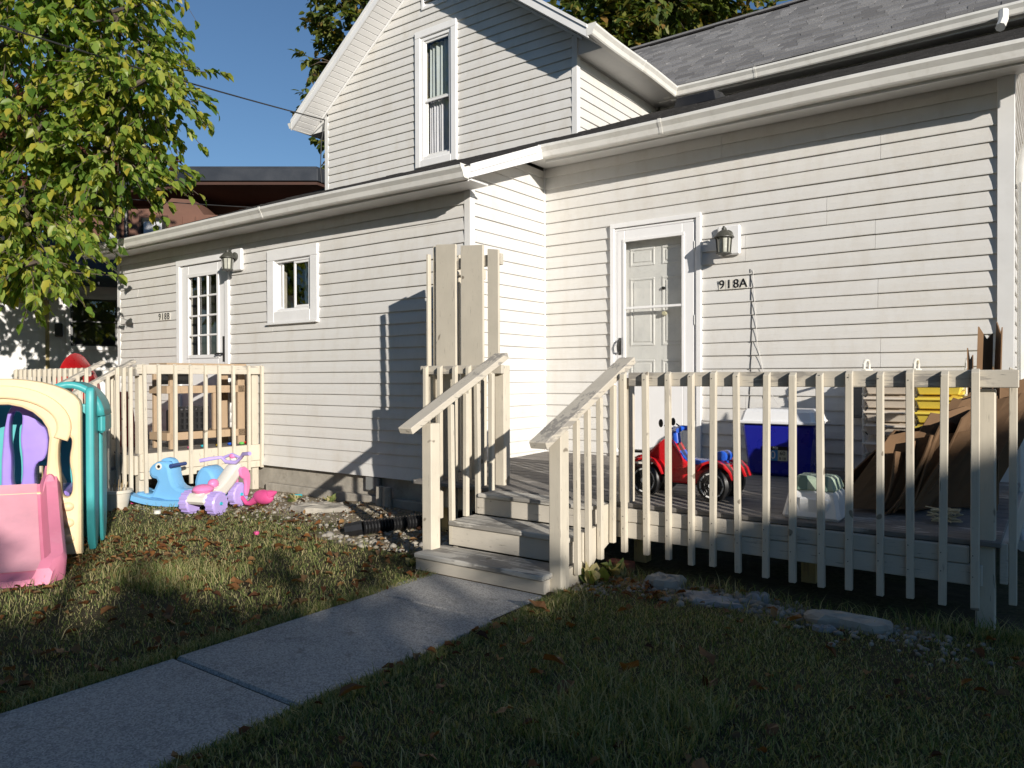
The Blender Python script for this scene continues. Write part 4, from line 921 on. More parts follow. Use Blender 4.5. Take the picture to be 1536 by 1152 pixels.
BOX('label_band', 'bin_yellow', RB, -4.41, -4.25, -2.475, -2.468, .90, .95)
link('lettering', textmesh('Charcoal', .075, .001), 'toy_white', RB, (-4.33, -2.479, .68)); link('lettering', textmesh('BRIQUETS', .05, .001), 'toy_white', RB, (-4.33, -2.479, .77))
SC_ = thing('saucer_sled', (-6.1, -2.0, .53), 'red round plastic saucer leaning behind the smaller deck railing', 'saucer')
sc = MB().lathe([(.0, .0), (.25, -.03), (.45, -.10), (.60, -.20), (.615, -.20), (.47, -.085), (.26, -.01), (.0, .02)], (-5.85, -2.05, 1.03), 'y', 28); sc.build('dish', 'toy_red', SC_, smooth=True)
BOX('hand_grip', 'black_plastic', SC_, -5.50, -5.36, -2.26, -2.23, 1.36, 1.39, .008)

# ------------------------------------------------------------------ playhouse
PH = thing('playhouse', (-1.408, -4.143, 0), 'faded plastic play climber with yellow arch wall, teal side and purple tower', 'playhouse', rz=math.atan2(.85, .53))
# local frame: x along the front wall (0 at the right end, negative to the left), -y towards the viewer of the front
PX = -.50
def arch(cx_, hw, z0, zt, n=14, k=.8): return [(cx_+hw*math.cos(a), zt-hw*k+hw*k*math.sin(a)) for a in np.linspace(0, math.pi, n)]
outer = [(0, 0)]+arch(PX, .50, 0, 1.31, 16, .42)+[(-1.0, 0)]
door = [(PX+.29, .48), (PX+.27, .62)]+arch(PX, .29, 0, 1.12, 12, .85)+[(PX-.27, .62), (PX-.29, .48)]
hole = smoothpts([(-.135, .43), (-.065, .43), (-.06, .58), (-.085, .70), (-.06, .84), (-.075, .88), (-.14, .88), (-.15, .72), (-.135, .58)], 2)
hole2 = [(2*PX-x, z) for x, z in hole][::-1]
S2('front_wall', 'yellow_plastic', PH, [outer, door, hole, hole2], .11, (0, .0, 0), .022)
rim = [(PX+.44*math.cos(a), .95+.31*math.sin(a)) for a in np.linspace(-.35, math.pi+.35, 26)]+[(PX+.345*math.cos(a), .95+.215*math.sin(a)) for a in np.linspace(math.pi+.35, -.35, 26)]
S2('arch_moulding', 'yellow_plastic', PH, [rim], .04, (0, -.06, 0), .015)
for z in (.12, .24, .36): MB().ball((-.09, -.05, z), .045, .028, .035, 12, 8).build('climbing_knob', 'yellow_plastic', PH, smooth=True)
# teal side: two upright ribs and the curved cap
S2('side_panel', 'teal_plastic', PH, [smoothpts([(.02, .0), (.27, .0), (.27, 1.05), (.22, 1.20), (.06, 1.26), (.02, 1.18)], 2)], .06, (.045, 0, 0), .02, rot=(0, 0, math.pi/2))
S2('side_panel', 'teal_plastic', PH, [smoothpts([(.31, .0), (.60, .0), (.60, 1.0), (.56, 1.10), (.33, 1.10), (.31, 1.0)], 2)], .08, (.055, 0, 0), .025, rot=(0, 0, math.pi/2))
cap = []
for i in range(13):
    a = math.pi*(.02+.75*i/12); cap.append([(.10-.22+.22*math.cos(a)*1.0, yv, 1.0+.26*math.sin(a)) for yv in (.20, .24, .62, .66)])
MB().grid(cap).build('roof_cap', 'teal_plastic', PH, smooth=True, solid=.05)
BOX('cap_skirt', 'teal_plastic', PH, .075, .125, .22, .65, .88, 1.03, .02)
# back wall, purple tower
S2('back_wall', 'teal_plastic', PH, [[(-.02, 0), (-.02, 1.10), (-.98, 1.10), (-.98, 0)], [(PX+.30, .08), (PX+.30, .45), (PX+.24, .60), (PX+.05, .60), (PX+.02, .45), (PX+.02, .08)]], .06, (0, .66, 0), .02)
S2('side_panel', 'teal_plastic', PH, [[(.03, 0), (.63, 0), (.63, 1.1), (.03, 1.1)], [(.15, .3), (.5, .3), (.5, .8), (.15, .8)]], .06, (-.98, 0, 0), .02, rot=(0, 0, math.pi/2))
tw = smoothpts([(-.60,.0),(-.29,.0),(-.29,.40),(-.37,.43),(-.38,.66),(-.29,.69),(-.28,.92),(-.36,.97),(-.40,1.12),(-.58,1.12)], 2)
gr_ = smoothpts([(-.53,.48),(-.46,.48),(-.45,.7),(-.47,.85),(-.45,1.0),(-.46,1.06),(-.53,1.06),(-.54,.85),(-.52,.7)], 2)
S2('purple_tower', 'purple_plastic', PH, [tw, gr_], .12, (.02, .30, 0), .012)
BOX('platform', 'purple_plastic', PH, -.90, -.10, .06, .62, .40, .46, .02)
# slide
sl_rows = []; bed = []
hw = .265
for i in range(25):
    f = i/24; yv = .02-.86*f
    z = .53-.47*f**.85+.03*math.sin(f*math.pi)*(-1) if f < .80 else None
    if z is None: z = .53-.47*.80**.85-.03*math.sin(.8*math.pi); z = z*(1-(f-.8)/.2*.55)
    wall_ = .105*(1-.35*f); wv = hw*(1+.05*f); rnd = 0 if f < .90 else (f-.9)/.1
    wv2 = wv*(1-.22*rnd**2); bt = -.0 if f < .05 else 0
    fl = lambda x_: z
    PXo = PX; PX = -.46+.17*f
    lowz = max(z-.16, .0) if f < .8 else 0.0; wall_ *= 1.25
    bed.append([(PX+(wv2-.105)*k_/4, yv, z+.004) for k_ in range(-4, 5)])
    prf = [(-.03, None), (-.042, .55), (-.02, 1.0), (.05, 1.0), (.066, .45), (.085, .0)]
    lf = [(PX-wv2+o_, yv, lowz if h_ is None else z+wall_*h_) for o_, h_ in prf]
    sl_rows.append(lf+[(PX-.08, yv, z-.006), (PX+.08, yv, z-.006)]+[(2*PX-p[0], p[1], p[2]) for p in lf[::-1]]); PX = PXo
fr_ = []; PX = -.29
for k, p in enumerate(sl_rows[-1]): fr_.append((PX+(p[0]-PX)*.94, p[1]-.055, p[2]*.72)) 
sl_rows.append(fr_); sl_rows.append([(PX+(p[0]-PX)*.92, p[1]-.012, 0.0) for p in fr_])
PX = -.5; o = MB().grid(sl_rows).build('slide', 'pink_plastic', PH, smooth=True); pass
MB().grid(bed[:-1]).build('slide_bed', 'pink_faded', PH, smooth=True)
for s_ in (-1, 1): S2('slide_hook', 'pink_plastic', PH, [smoothpts([(PX+s_*.29-.05, .42), (PX+s_*.29+.05, .42), (PX+s_*.29+.05, .60), (PX+s_*.29-.02, .62)], 2)], .13, (0, -.03, 0), .02)

# ------------------------------------------------------------------ toys on the dirt
HO = thing('rocking_toy', (-2.86, -2.52, 0), 'light blue plastic rocking animal with round white eye', 'rocking toy', rz=.42)
S2('body', 'horse_blue', HO, [smoothpts([(-.50,.10),(-.46,.135),(-.30,.10),(-.25,.19),(-.22,.26),(-.29,.27),(-.33,.33),(-.31,.40),(-.22,.455),(-.12,.455),(-.06,.40),(-.05,.30),(-.01,.20),(.10,.17),(.22,.20),(.28,.36),(.34,.40),(.40,.36),(.43,.20),(.48,.08),(.40,.02),(.1,.0),(-.2,.03)], 1)], .20, (0, 0, 0), .04)
S2('mane', 'horse_blue', HO, [smoothpts([(-.26,.42),(-.17,.49),(-.08,.475),(-.04,.40),(-.08,.43),(-.18,.445)], 1)], .09, (0, 0, 0), .012)
for s_ in (-1, 1):
    ru = [(x, .06+.22*(abs(x+.05)/.55)**2.4*.45) for x in np.linspace(-.58, .48, 15)]
    MB().grid([[(x, s_*.14-.05, z-.055), (x, s_*.14-.05, z), (x, s_*.14+.05, z), (x, s_*.14+.05, z-.055), (x, s_*.14-.05, z-.055)] for x, z in ru]).build('rocker', 'horse_blue', HO, smooth=False)
    MB().lathe([(.0, -.008), (.034, -.008), (.036, .0), (.0, .004)], (-.19, s_*.104, .40), 'y', 16).build('eye', 'toy_white', HO); MB().lathe([(.0, -.012), (.017, -.011), (.018, .0), (.0, .006)], (-.185, s_*.104, .40), 'y', 12).build('pupil', 'sticker_black', HO)
S2('seat_back', 'horse_blue', HO, [smoothpts([(.20,.16),(.26,.40),(.40,.42),(.50,.24),(.48,.12)], 2)], .24, (0, 0, 0), .04)
MB().tube([(-.04, -.12, .41), (-.04, .12, .41)], .02, 10).build('hand_grip', 'dark_blue', HO, smooth=True)
TR = thing('tricycle', (-2.17, -2.70, 0), 'white toy tricycle with lilac wheels and handlebar and pink seat', 'tricycle', rz=.30)
def wheel(x, y, r, wd, mat='lilac', parent=TR):
    W = MB().lathe([(.3*r, -wd), (.86*r, -wd), (r, -wd*.7), (r, wd*.7), (.86*r, wd), (.3*r, wd)], (x, y, r), 'x', 20).build('wheel', mat, parent, smooth=True)
    MB().lathe([(0, -wd-.004), (.12*r, -wd-.012), (.2*r, -wd+.01), (.2*r, wd-.01), (.12*r, wd+.012), (0, wd+.004)], (x, y, r), 'x', 12).build('hub', 'toy_cyan', W)
    for k in range(6):
        a = math.pi*2*k/6; MB().bar((x, y+.2*r*math.cos(a), r+.2*r*math.sin(a)), (x, y+.84*r*math.cos(a), r+.84*r*math.sin(a)), .022, wd*1.7, (1, 0, 0)).build('spoke', mat, W)
    for k in range(14):
        a = math.pi*2*k/14; MB().bar((x-wd*.8, y+r*.995*math.cos(a), r+r*.995*math.sin(a)), (x+wd*.8, y+r*.995*math.cos(a), r+r*.995*math.sin(a)), .02, .012, (0, math.cos(a), math.sin(a))).build('tread_lug', mat, W)
wheel(-.155, 0, .108, .055); wheel(.155, 0, .108, .055); wheel(0, .50, .115, .045)
S2('body', 'toy_white', TR, [smoothpts([(-.10,.13),(-.08,.22),(.04,.25),(.14,.23),(.30,.34),(.42,.45),(.50,.44),(.52,.36),(.40,.24),(.22,.12),(.05,.10)], 1)], .13, (0, 0, 0), .03, rot=(0, 0, math.pi/2))
MB().hexa([(-.12, -.12, .10), (.12, -.12, .10), (.10, .12, .12), (-.10, .12, .12)], [(-.13, -.10, .20), (.13, -.10, .20), (.10, .12, .22), (-.10, .12, .22)]).build('rear_deck', 'toy_white', TR, .03)
MB().ball((0, .0, .235), .095, .11, .05, 14, 8).build('seat', 'toy_pink', TR, smooth=True)
MB().ball((0, .14, .27), .05, .06, .05, 12, 8).build('seat_horn', 'toy_pink', TR, smooth=True)
for s_ in (-1, 1):
    S2('fork', 'toy_pink' if s_ < 0 else 'toy_pink', TR, [smoothpts([(.42,.40),(.54,.40),(.60,.28),(.56,.10),(.51,.10),(.52,.26),(.44,.30)], 1)], .035, (s_*.075, 0, 0), .012, rot=(0, 0, math.pi/2))
MB().tube([(0, .46, .40), (0, .43, .50)], .035, 10).build('steering_column', 'toy_white', TR, smooth=True)
MB().tube([(-.30, .30, .47), (-.20, .33, .49), (-.12, .40, .50), (-.06, .40, .455), (.06, .40, .455), (.12, .40, .50), (.20, .34, .55), (.30, .31, .56)], [.020, .020, .016, .02, .02, .016, .020, .020], 10).build('handlebar', 'lilac', TR, smooth=True)
MB().tube([(-.10, .415, .50), (0, .42, .535), (.10, .415, .50)], .015, 8).build('handlebar_bridge', 'lilac', TR, smooth=True)
MB().ball((0, .42, .515), .038, .03, .025, 12, 8).build('horn_button', 'toy_pink', TR, smooth=True)
FL = thing('plastic_flamingo', (-2.08, -2.14, 0), 'fallen magenta plastic flamingo lying on the dirt', 'flamingo', rz=.2)
MB().ball((.06, 0, .10), .13, .06, .075, 14, 8).build('body', 'toy_magenta', FL, smooth=True)
MB().tube([(-.02, 0, .08), (-.10, -.01, .03), (-.15, -.02, .025), (-.19, -.02, .07), (-.22, -.02, .09), (-.25, -.02, .07)], [.045, .03, .022, .02, .028, .018], 10).build('neck', 'toy_magenta', FL, smooth=True)
MB().tube([(.15, 0, .13), (.22, .01, .16)], [.05, .012], 8).build('tail', 'toy_magenta', FL, smooth=True)
PT = thing('plant_pot', (-3.17, -3.04, 0), 'cream plastic plant pot with dry stems beside the playhouse', 'plant pot')
MB().lathe([(.0, 0), (.10, 0), (.135, .17), (.15, .175), (.15, .205), (.13, .205), (.125, .17), (.0, .165)], (-3.17, -3.04, -.015), 'z', 24).build('pot_body', 'pot', PT, smooth=True)
MB().lathe([(.0, .165), (.123, .165), (.0, .172)], (-3.17, -3.04, -.01), 'z', 16).build('soil', 'soil', PT)
st = MB()
for i in range(16):
    a = random.uniform(0, 6.28); r_ = random.uniform(.0, .1); st.tube([(-3.17+r_*math.cos(a), -3.04+r_*math.sin(a), .15), (-3.17+r_*1.5*math.cos(a), -3.04+r_*1.5*math.sin(a), .15+random.uniform(.05, .16))], .003, 4)
st.build('stems', 'dry_stem', PT, kind='stuff')
for (x, y, mt, nm, lb, rr) in ((-3.40, -2.75, 'toy_magenta', 'toy_cup', 'small dark pink plastic cup on the dirt beside the pot', .045), (-2.16, -2.05, 'toy_yellow', 'toy_ball', 'small yellow toy ball beside the fallen flamingo', .04), (-2.25, -1.62, 'toy_cyan', 'toy_stick', 'cyan plastic toy stick on the dirt near the wall', .03), (-.95, -2.96, 'toy_magenta', 'toy_scrap', 'small crimson toy scrap in the grass', .022), (-2.55, -2.95, 'toy_white', 'toy_saucer', 'small pale toy saucer on the dirt before the rocking toy', .03)):
    if nm == 'toy_stick': ob = MB().tube([(x, y, .02), (x+.12, y+.05, .03)], .02, 8).build(nm, mt, None, smooth=True)
    else: ob = MB().lathe([(.0, 0), (rr*.9, 0), (rr*1.1, rr*.5), (rr, rr*1.1), (.3*rr, rr*1.4), (.0, rr*1.4)], (x, y, -.01), 'z', 12).build(nm, mt, None, smooth=True)
    tag(ob, lb, 'toy')

# corrugated drain pipe
pp = sag((-.14, -2.47, .045), (.75, -.95+.0, .055), -.01, 120); pr = [.052+.009*(1 if (i % 3) else -1) for i in range(len(pp))]
DP = thing('drain_pipe', (-.14, -2.47, 0), 'black corrugated drain pipe running under the deck', 'pipe')
pp = [(-.20+.42*f+.0*f, -2.46+1.05*f, .05+.01*f) for f in np.linspace(0, 1, 121)]
MB().tube(pp, pr, 12, cap=False).build('pipe', 'black_plastic', DP, smooth=False)
MB().tube([(-.30, -2.56, .03), (-.20, -2.46, .05)], [.055, .062], 8, cap=False).build('pipe_mouth', 'black_plastic', DP, solid=.006)

# stones
def rock(name, x, y, z, lx, ly, lz, rz, mat, label, cat='stone', seed=0, flat=True):
    r_ = random.Random(seed); n = 17
    pts = [(math.cos(2*math.pi*k/n)*(.74+r_.random()*.5), math.sin(2*math.pi*k/n)*(.74+r_.random()*.5)) for k in range(n)]
    rows = []
    for (sc_, h_) in ((.9, 0), (1.0, .2), (1.0, .55), (.93, .85), (.78, 1.0), (.5, 1.0), (.22, 1.03), (.01, 1.0)):
        rows.append([(px_*lx*sc_/2, py_*ly*sc_/2, h_*lz+(r_.uniform(-.16, .16)*lz if .1 < sc_ and h_ > .1 else 0)) for px_, py_ in pts])
    for r2 in rows: r2.append(r2[0])
    T = Matrix.Translation((x, y, z-.008)) @ Matrix.Rotation(rz, 4, 'Z')
    o = MB().grid([[tuple(T @ Vector(p)) for p in r2] for r2 in rows]).build(name, mat, None); return tag(o, label, cat)
rock('stone', 2.52, -2.42, -.03, .26, .20, .09, .6, 'stone', 'rough tan upright stone near the red brick', seed=1)
rock('stone', 2.86, -2.56, -.03, .36, .20, .055, -.2, 'stone_grey', 'flat pale broken concrete piece among the gravel', seed=2)
rock('stone_slab', 3.62, -2.52, -.02, .46, .19, .06, .12, 'stone', 'long flat tan stone slab lying in front of the railing', 'stone', seed=3)
rock('stone', 3.53, -2.70, -.03, .11, .08, .05, .4, 'stone_grey', 'small grey stone under the long flat slab', seed=4)
rock('stone', 3.08, -2.40, -.03, .14, .10, .07, .3, 'stone_grey', 'small white angular stone among the gravel', seed=5)
rock('concrete_chunk', -1.42, -1.88, -.03, .62, .40, .085, .3, 'stone', 'big flat pale concrete slab by the left wing foundation', 'concrete slab', seed=6)
rock('stone', -2.7, -1.62, -.03, .40, .22, .05, .1, 'stone', 'low broad stone beside the smaller deck', seed=8)
tag(BOX('brick', 'brick_red', None, 2.00, 2.18, -2.26, -2.17, -.02, .05, .006), 'single red brick lying by the stair foot', 'brick')
# gravel
gv = []; gf = []
ico = [(0,0,1)]+[(math.cos(a)*.9, math.sin(a)*.9, .35) for a in np.linspace(0, 2*math.pi, 6)[:-1]]+[(math.cos(a+.6)*.9, math.sin(a+.6)*.9, -.4) for a in np.linspace(0, 2*math.pi, 6)[:-1]]
icf = [(0, 1+k, 1+(k+1) % 5) for k in range(5)]+[(1+k, 6+k, 1+(k+1) % 5) for k in range(5)]+[(6+k, 6+(k+1) % 5, 1+(k+1) % 5) for k in range(5)]
ico = np.array(ico); icf = np.array(icf)
def gravel(n, fx, fy, smin, smax, acc):
    for _ in range(n):
        x, y = fx(), fy(); s_ = random.uniform(smin, smax)*(1 if random.random() < .9 else 1.7)
        a = random.uniform(0, 6.28); c_, sn = math.cos(a), math.sin(a)
        v = ico*np.array([s_, s_*random.uniform(.6, .95), s_*random.uniform(.4, .7)])*(1+.18*rng.standard_normal((11, 1)).clip(-1, 1))
        v = np.stack([v[:, 0]*c_-v[:, 1]*sn+x, v[:, 0]*sn+v[:, 1]*c_+y, v[:, 2]+hgt(x, y)+s_*.25], 1); acc.append(v)
ga = []
gravel(420, lambda: random.gauss(3.0, .42), lambda: random.gauss(-2.5, .09), .010, .026, ga)
gravel(120, lambda: random.gauss(3.9, .2), lambda: random.gauss(-2.65, .10), .008, .020, ga)
gravel(60, lambda: random.gauss(2.15, .1), lambda: random.gauss(-2.72, .06), .010, .022, ga)
gravel(500, lambda: random.uniform(-.5, .95), lambda: random.uniform(-2.75, -1.5), .010, .034, ga)
gravel(900, lambda: random.uniform(-3.1, -.4), lambda: random.triangular(-2.75, -1.35, -1.7), .006, .020, ga)
gravel(300, lambda: random.uniform(-3.9, -2.2), lambda: random.uniform(-3.0, -2.4), .005, .015, ga)
V_ = np.concatenate(ga); Fc = np.concatenate([icf+11*i for i in range(len(ga))])
o = npmesh('gravel', V_, Fc, 3, 'gravel'); tag(o, 'loose tan and grey gravel scattered along the foundations and deck', 'gravel', kind='stuff')

# ------------------------------------------------------------------ grass and litter
def nowalk(x, y): return ((x > 1.17) & (x < 2.07) & (y < -3.0)) | ((x > .93) & (x < 2.07) & (y > -3.06)) | ((x > 2.0) & (y > -2.3)) | ((x < -3.25) & (y > -2.8)) | (y > LY-.05)
def dens(x, y):
    d = np.sqrt((x-CAM.x)**2+(y-CAM.y)**2); p = np.clip(1.25-.085*d, .25, 1)
    nz = .5+.5*np.sin(x*2.7+1.3*np.sin(y*2.1))*np.cos(y*3.3+x*.7)
    return p*(.55+.45*nz)*(1-.93*np.clip(bare_amt(x, y)*1.25, 0, 1))
def blades(n, x0, x1, y0, y1, hmin, hmax, wd):
    x = rng.uniform(x0, x1, n); y = rng.uniform(y0, y1, n)
    k = (rng.random(n) < dens(x, y)) & ~nowalk(x, y); x, y = x[k], y[k]; m_ = len(x)
    edge = 1-.35*np.clip(np.sin(x*3.1+y*1.3)*np.sin(y*2.3-x), 0, 1)
    h = rng.uniform(hmin, hmax, m_)*edge; a = rng.uniform(0, 2*np.pi, m_); ln = rng.uniform(.2, 1.25, m_)*h; b = a+rng.normal(0, .6, m_)+np.pi/2
    w_ = wd*rng.uniform(.7, 1.3, m_); z = hgt(x, y)-.004
    dx, dy = np.cos(a)*w_, np.sin(a)*w_; lx, ly = np.cos(b)*ln, np.sin(b)*ln
    v = np.empty((m_, 5, 3))
    v[:, 0] = np.stack([x-dx, y-dy, z], 1); v[:, 1] = np.stack([x+dx, y+dy, z], 1)
    v[:, 2] = np.stack([x-dx*.8+lx*.35, y-dy*.8+ly*.35, z+h*.6], 1); v[:, 3] = np.stack([x+dx*.8+lx*.35, y+dy*.8+ly*.35, z+h*.6], 1)
    v[:, 4] = np.stack([x+lx, y+ly, z+h*.92], 1)
    i0 = (np.arange(m_)*5)[:, None]
    return v.reshape(-1, 3), np.concatenate([i0+np.array([[0, 1, 3]]), i0+np.array([[0, 3, 2]]), i0+np.array([[2, 3, 4]])]).reshape(-1, 3)
parts = [blades(220000, -6.5, 1.2, -6.6, -1.4, .012, .034, .0022), blades(190000, 2.0, 5.4, -6.4, -2.25, .012, .036, .0021), blades(16000, 1.06, 1.17, -8, -3.0, .02, .055, .002), blades(16000, 2.07, 2.18, -8, -2.9, .02, .055, .002), blades(5000, 2.0, 4.5, -2.45, -2.28, .04, .13, .002), blades(14000, -4, 5, -6.5, -2.5, .05, .10, .0022), blades(2500, 2.9, 3.5, -4.6, -3.9, .06, .13, .002), blades(2500, -.6, .2, -4.4, -3.8, .06, .12, .002), blades(2200, 3.2, 3.9, -5.6, -5.1, .05, .12, .002)]
off = 0; VV = []; FF = []
for v, f_ in parts: VV.append(v); FF.append(f_+off); off += len(v)
o = npmesh('grass', np.concatenate(VV), np.concatenate(FF), 3, 'grass'); tag(o, 'short patchy lawn grass on both sides of the path', 'grass', kind='stuff')

def leafmesh(cen, nrm, tipd, size, fold=.25, curl=.15):
    """leaves: centre (N,3), blade direction tipd, side from nrm x tipd; 5 verts / 4 tris"""
    n = len(cen); t_ = tipd/np.linalg.norm(tipd, axis=1)[:, None]; s_ = np.cross(nrm, t_); s_ /= np.linalg.norm(s_, axis=1)[:, None]+1e-9; u_ = np.cross(t_, s_)
    L = size[:, None]; v = np.empty((n, 7, 3))
    v[:, 0] = cen; v[:, 1] = cen+t_*L*.5-u_*L*curl*.25; v[:, 2] = cen+t_*L-u_*L*curl
    v[:, 3] = cen+t_*L*.25+s_*L*.30+u_*L*fold*.3; v[:, 4] = cen+t_*L*.62+s_*L*.26+u_*L*fold*.2
    v[:, 5] = cen+t_*L*.25-s_*L*.30+u_*L*fold*.3; v[:, 6] = cen+t_*L*.62-s_*L*.26+u_*L*fold*.2
    i0 = (np.arange(n)*7)[:, None]; tri = [(0, 3, 1), (3, 4, 1), (4, 2, 1), (0, 1, 5), (5, 1, 6), (6, 1, 2)]
    return v.reshape(-1, 3), np.concatenate([i0+np.array([q_]) for q_ in tri])
def rnd_unit(n):
    a = rng.standard_normal((n, 3)); return a/np.linalg.norm(a, axis=1)[:, None]
# litter on the lawn
n = 3400; x = rng.uniform(-6.5, 5.2, n); y = rng.uniform(-6.4, -1.6, n); x[:220] = rng.normal(1.08, .05, 220); x[220:380] = rng.normal(2.14, .04, 160); x[380:520] = rng.normal(2.4, .2, 140); y[380:520] = rng.normal(-2.62, .12, 140); x[520:760] = rng.normal(-.9, .45, 240); y[520:760] = rng.normal(-3.95, .35, 240)
k = (~nowalk(x, y)) & (rng.random(n) < np.where(x < 1, 1.0, .30)*np.where((x > -2) & (y > -4.4) | (x < 0), 1, .8)); x, y = x[k], y[k]; n = len(x)
nr = rnd_unit(n)*.45+np.array([0, 0, 1]); td = rnd_unit(n)*np.array([1, 1, .25])
v, f_ = leafmesh(np.stack([x, y, hgt(x, y)+rng.uniform(.012, .038, n)], 1), nr, td, rng.uniform(.03, .075, n), .6, .3)
o = npmesh('leaf_litter', v, f_, 3, 'leaf_litter'); tag(o, 'small brown dry leaf litter lying through the grass', 'leaf litter', kind='stuff')
fm = []
for j in range(3):
    v, f_ = leafmesh(np.zeros((1, 3)), np.array([[0, 0, 1.]]), np.array([[1., .05*j, 0]]), np.array([.12]), [.5, .9, -.6][j], [.25, -.3, .5][j])
    me = bpy.data.meshes.new('fallen_leaf'); me.from_pydata([tuple(p) for p in v], [], [tuple(q_) for q_ in f_]); me.update(); me.materials.append(MATS['leaf_fallen']); fm.append(me)
cnt = 0
while cnt < 90:
    x, y = (random.uniform(-3.5, 1.1), random.uniform(-5.6, -2.4)) if cnt < 62 else (random.uniform(2.1, 4.6), random.uniform(-5.2, -2.5))
    if bool(nowalk(np.array([x]), np.array([y]))[0]) or math.hypot(x-CAM.x, y-CAM.y) < 1.6: continue
    o = link('fallen_leaf', fm[cnt % 3], None, None, (x, y, float(hgt(x, y))+random.uniform(.02, .045)), (random.uniform(-.5, .5), random.uniform(-.5, .5), random.uniform(0, 6.28))); s_ = random.uniform(.6, 1.05); o.scale = (s_, s_, s_)
    tag(o, 'dry rust brown fallen leaf lying on the lawn', 'leaf', 'large fallen leaves on the lawn'); cnt += 1
# weeds at the stair foot and wall
def weed(x, y, label, n=14, h=.12, mat='leaf_single'):
    T = thing('weed', (x, y, 0), label, 'weed'); c_ = np.array([[x, y, .0]]).repeat(n, 0)+rng.normal(0, .02, (n, 3))*np.array([1, 1, .3]); td = rnd_unit(n)*np.array([1, 1, .3])+np.array([0, 0, .9])
    v, f_ = leafmesh(c_, rnd_unit(n), td, rng.uniform(.4*h, h, n), .3, .3); npmesh('leaves', v, f_, 3, 'grass', T, (0, 0, 0))
    o_ = T.children[0]; o_.location = (-x, -y, 0)
for (x, y, l, h) in ((2.10, -2.62, 'leafy weed at the foot of the right stair post', .16), (2.18, -2.42, 'weed tuft under the first deck baluster', .14), (.87, -2.98, 'weed at the left corner of the bottom step', .09), (-2.05, -1.75, 'bright weed tuft on the dirt near the flamingo', .12), (-1.75, -1.5, 'low weed beside the pale concrete slab', .1)): weed(x, y, l, 18, h)

# ------------------------------------------------------------------ trees
def spray_tree(blobs, per, leaf, droop=.5, twig_len=.45, nleaf=14, shell=.55):
    """blobs: (centre, radii, weight) -> leaf arrays + twig polylines"""
    C_, NN, TT, SS, tw = [], [], [], [], []
    for (c_, r_, wgt) in blobs:
        c_ = np.array(c_); r_ = np.array(r_)*np.ones(3); m_ = int(per*wgt)
        for _ in range(m_):
            d = rnd_unit(1)[0]; rad = (shell+(1-shell)*rng.random())**.7
            st_ = c_+d*r_*rad*.92; dr = d*np.array([1, 1, .4])+np.array([0, 0, -droop*.5])+rng.normal(0, .35, 3); dr /= np.linalg.norm(dr)
            L = twig_len*rng.uniform(.6, 1.3); ts = np.sort(rng.random(nleaf)); base = st_[None]+dr[None]*L*ts[:, None]+np.array([0, 0, -droop*.35*L])*ts[:, None]**2
            sd_ = np.cross(dr, [0, 0, 1.]); sd_ /= np.linalg.norm(sd_)+1e-6; sg = np.where(np.arange(nleaf) % 2, 1, -1)[:, None]
            td = dr[None]*.6+sd_[None]*sg*.7+np.array([0, 0, -droop])+rng.normal(0, .3, (nleaf, 3))
            C_.append(base); TT.append(td); NN.append(np.array([[0, 0, 1.]])+rng.normal(0, .45, (nleaf, 3))); SS.append(leaf*rng.uniform(.5, 1.4, nleaf)); tw.append((st_, st_+dr*L+np.array([0, 0, -droop*.35*L])))
    return np.concatenate(C_), np.concatenate(NN), np.concatenate(TT), np.concatenate(SS), tw
def tree(name, label, blobs, per, leaf, mat, trunk, limbs, group=None, singles=0, **kw):
    base = trunk[0][0]; T = thing(name, base, label, 'tree', group=group)
    MB().tube([p for p, r_ in trunk], [r_ for p, r_ in trunk], 10).build('trunk', 'bark', T, smooth=True)
    lm = MB()
    for pts, r0, r1 in limbs: lm.tube(pts, list(np.linspace(r0, r1, len(pts))), 7)
    c_, nn, tt, ss, tw = spray_tree(blobs, per, leaf, **kw)
    for i, (a, b) in enumerate(tw):
        if True: lm.tube([a, b], [.007, .003], 4, cap=False)
    for (bc, br, wg) in blobs:
        for _ in range(6):
            d = rnd_unit(1)[0]; e_ = np.array(bc)+d*np.array(br)*.85; mid = (np.array(bc)+e_)/2+rng.normal(0, .08, 3); lm.tube([bc, mid, e_], [.03, .016, .006], 5, cap=False)
    lm.build('limbs', 'bark', T, smooth=True, kind='stuff')
    if singles:
        # the leaves nearest the viewer are objects of their own
        dist = np.linalg.norm(c_-np.array(CAM), axis=1); order = np.argsort(dist); vis = order[:singles*3][rng.permutation(min(singles*3, len(order)))[:singles]]
        v, f_ = leafmesh(np.zeros((1, 3)), np.array([[0, 0, 1.]]), np.array([[1., 0, 0]]), np.array([1.]), .3, .2)
        me = bpy.data.meshes.new('leaf'); me.from_pydata([tuple(p) for p in v], [], [tuple(q_) for q_ in f_]); me.update(); me.materials.append(MATS['leaf_single'])
        for i in vis:
            t_ = Vector(tt[i]).normalized(); s_ = Vector(nn[i]).cross(t_).normalized(); u_ = t_.cross(s_)
            o = link('leaf', me, None, T, tuple(c_[i])); o.rotation_euler = Matrix((t_, s_, u_)).transposed().to_euler(); o.scale = (ss[i],)*3
        keep = np.ones(len(c_), bool); keep[vis] = False; c_, nn, tt, ss = c_[keep], nn[keep], tt[keep], ss[keep]
    v, f_ = leafmesh(c_, nn, tt, ss); b0 = np.array(base)
    npmesh('crown', v-b0, f_, 3, mat, T, base); return T
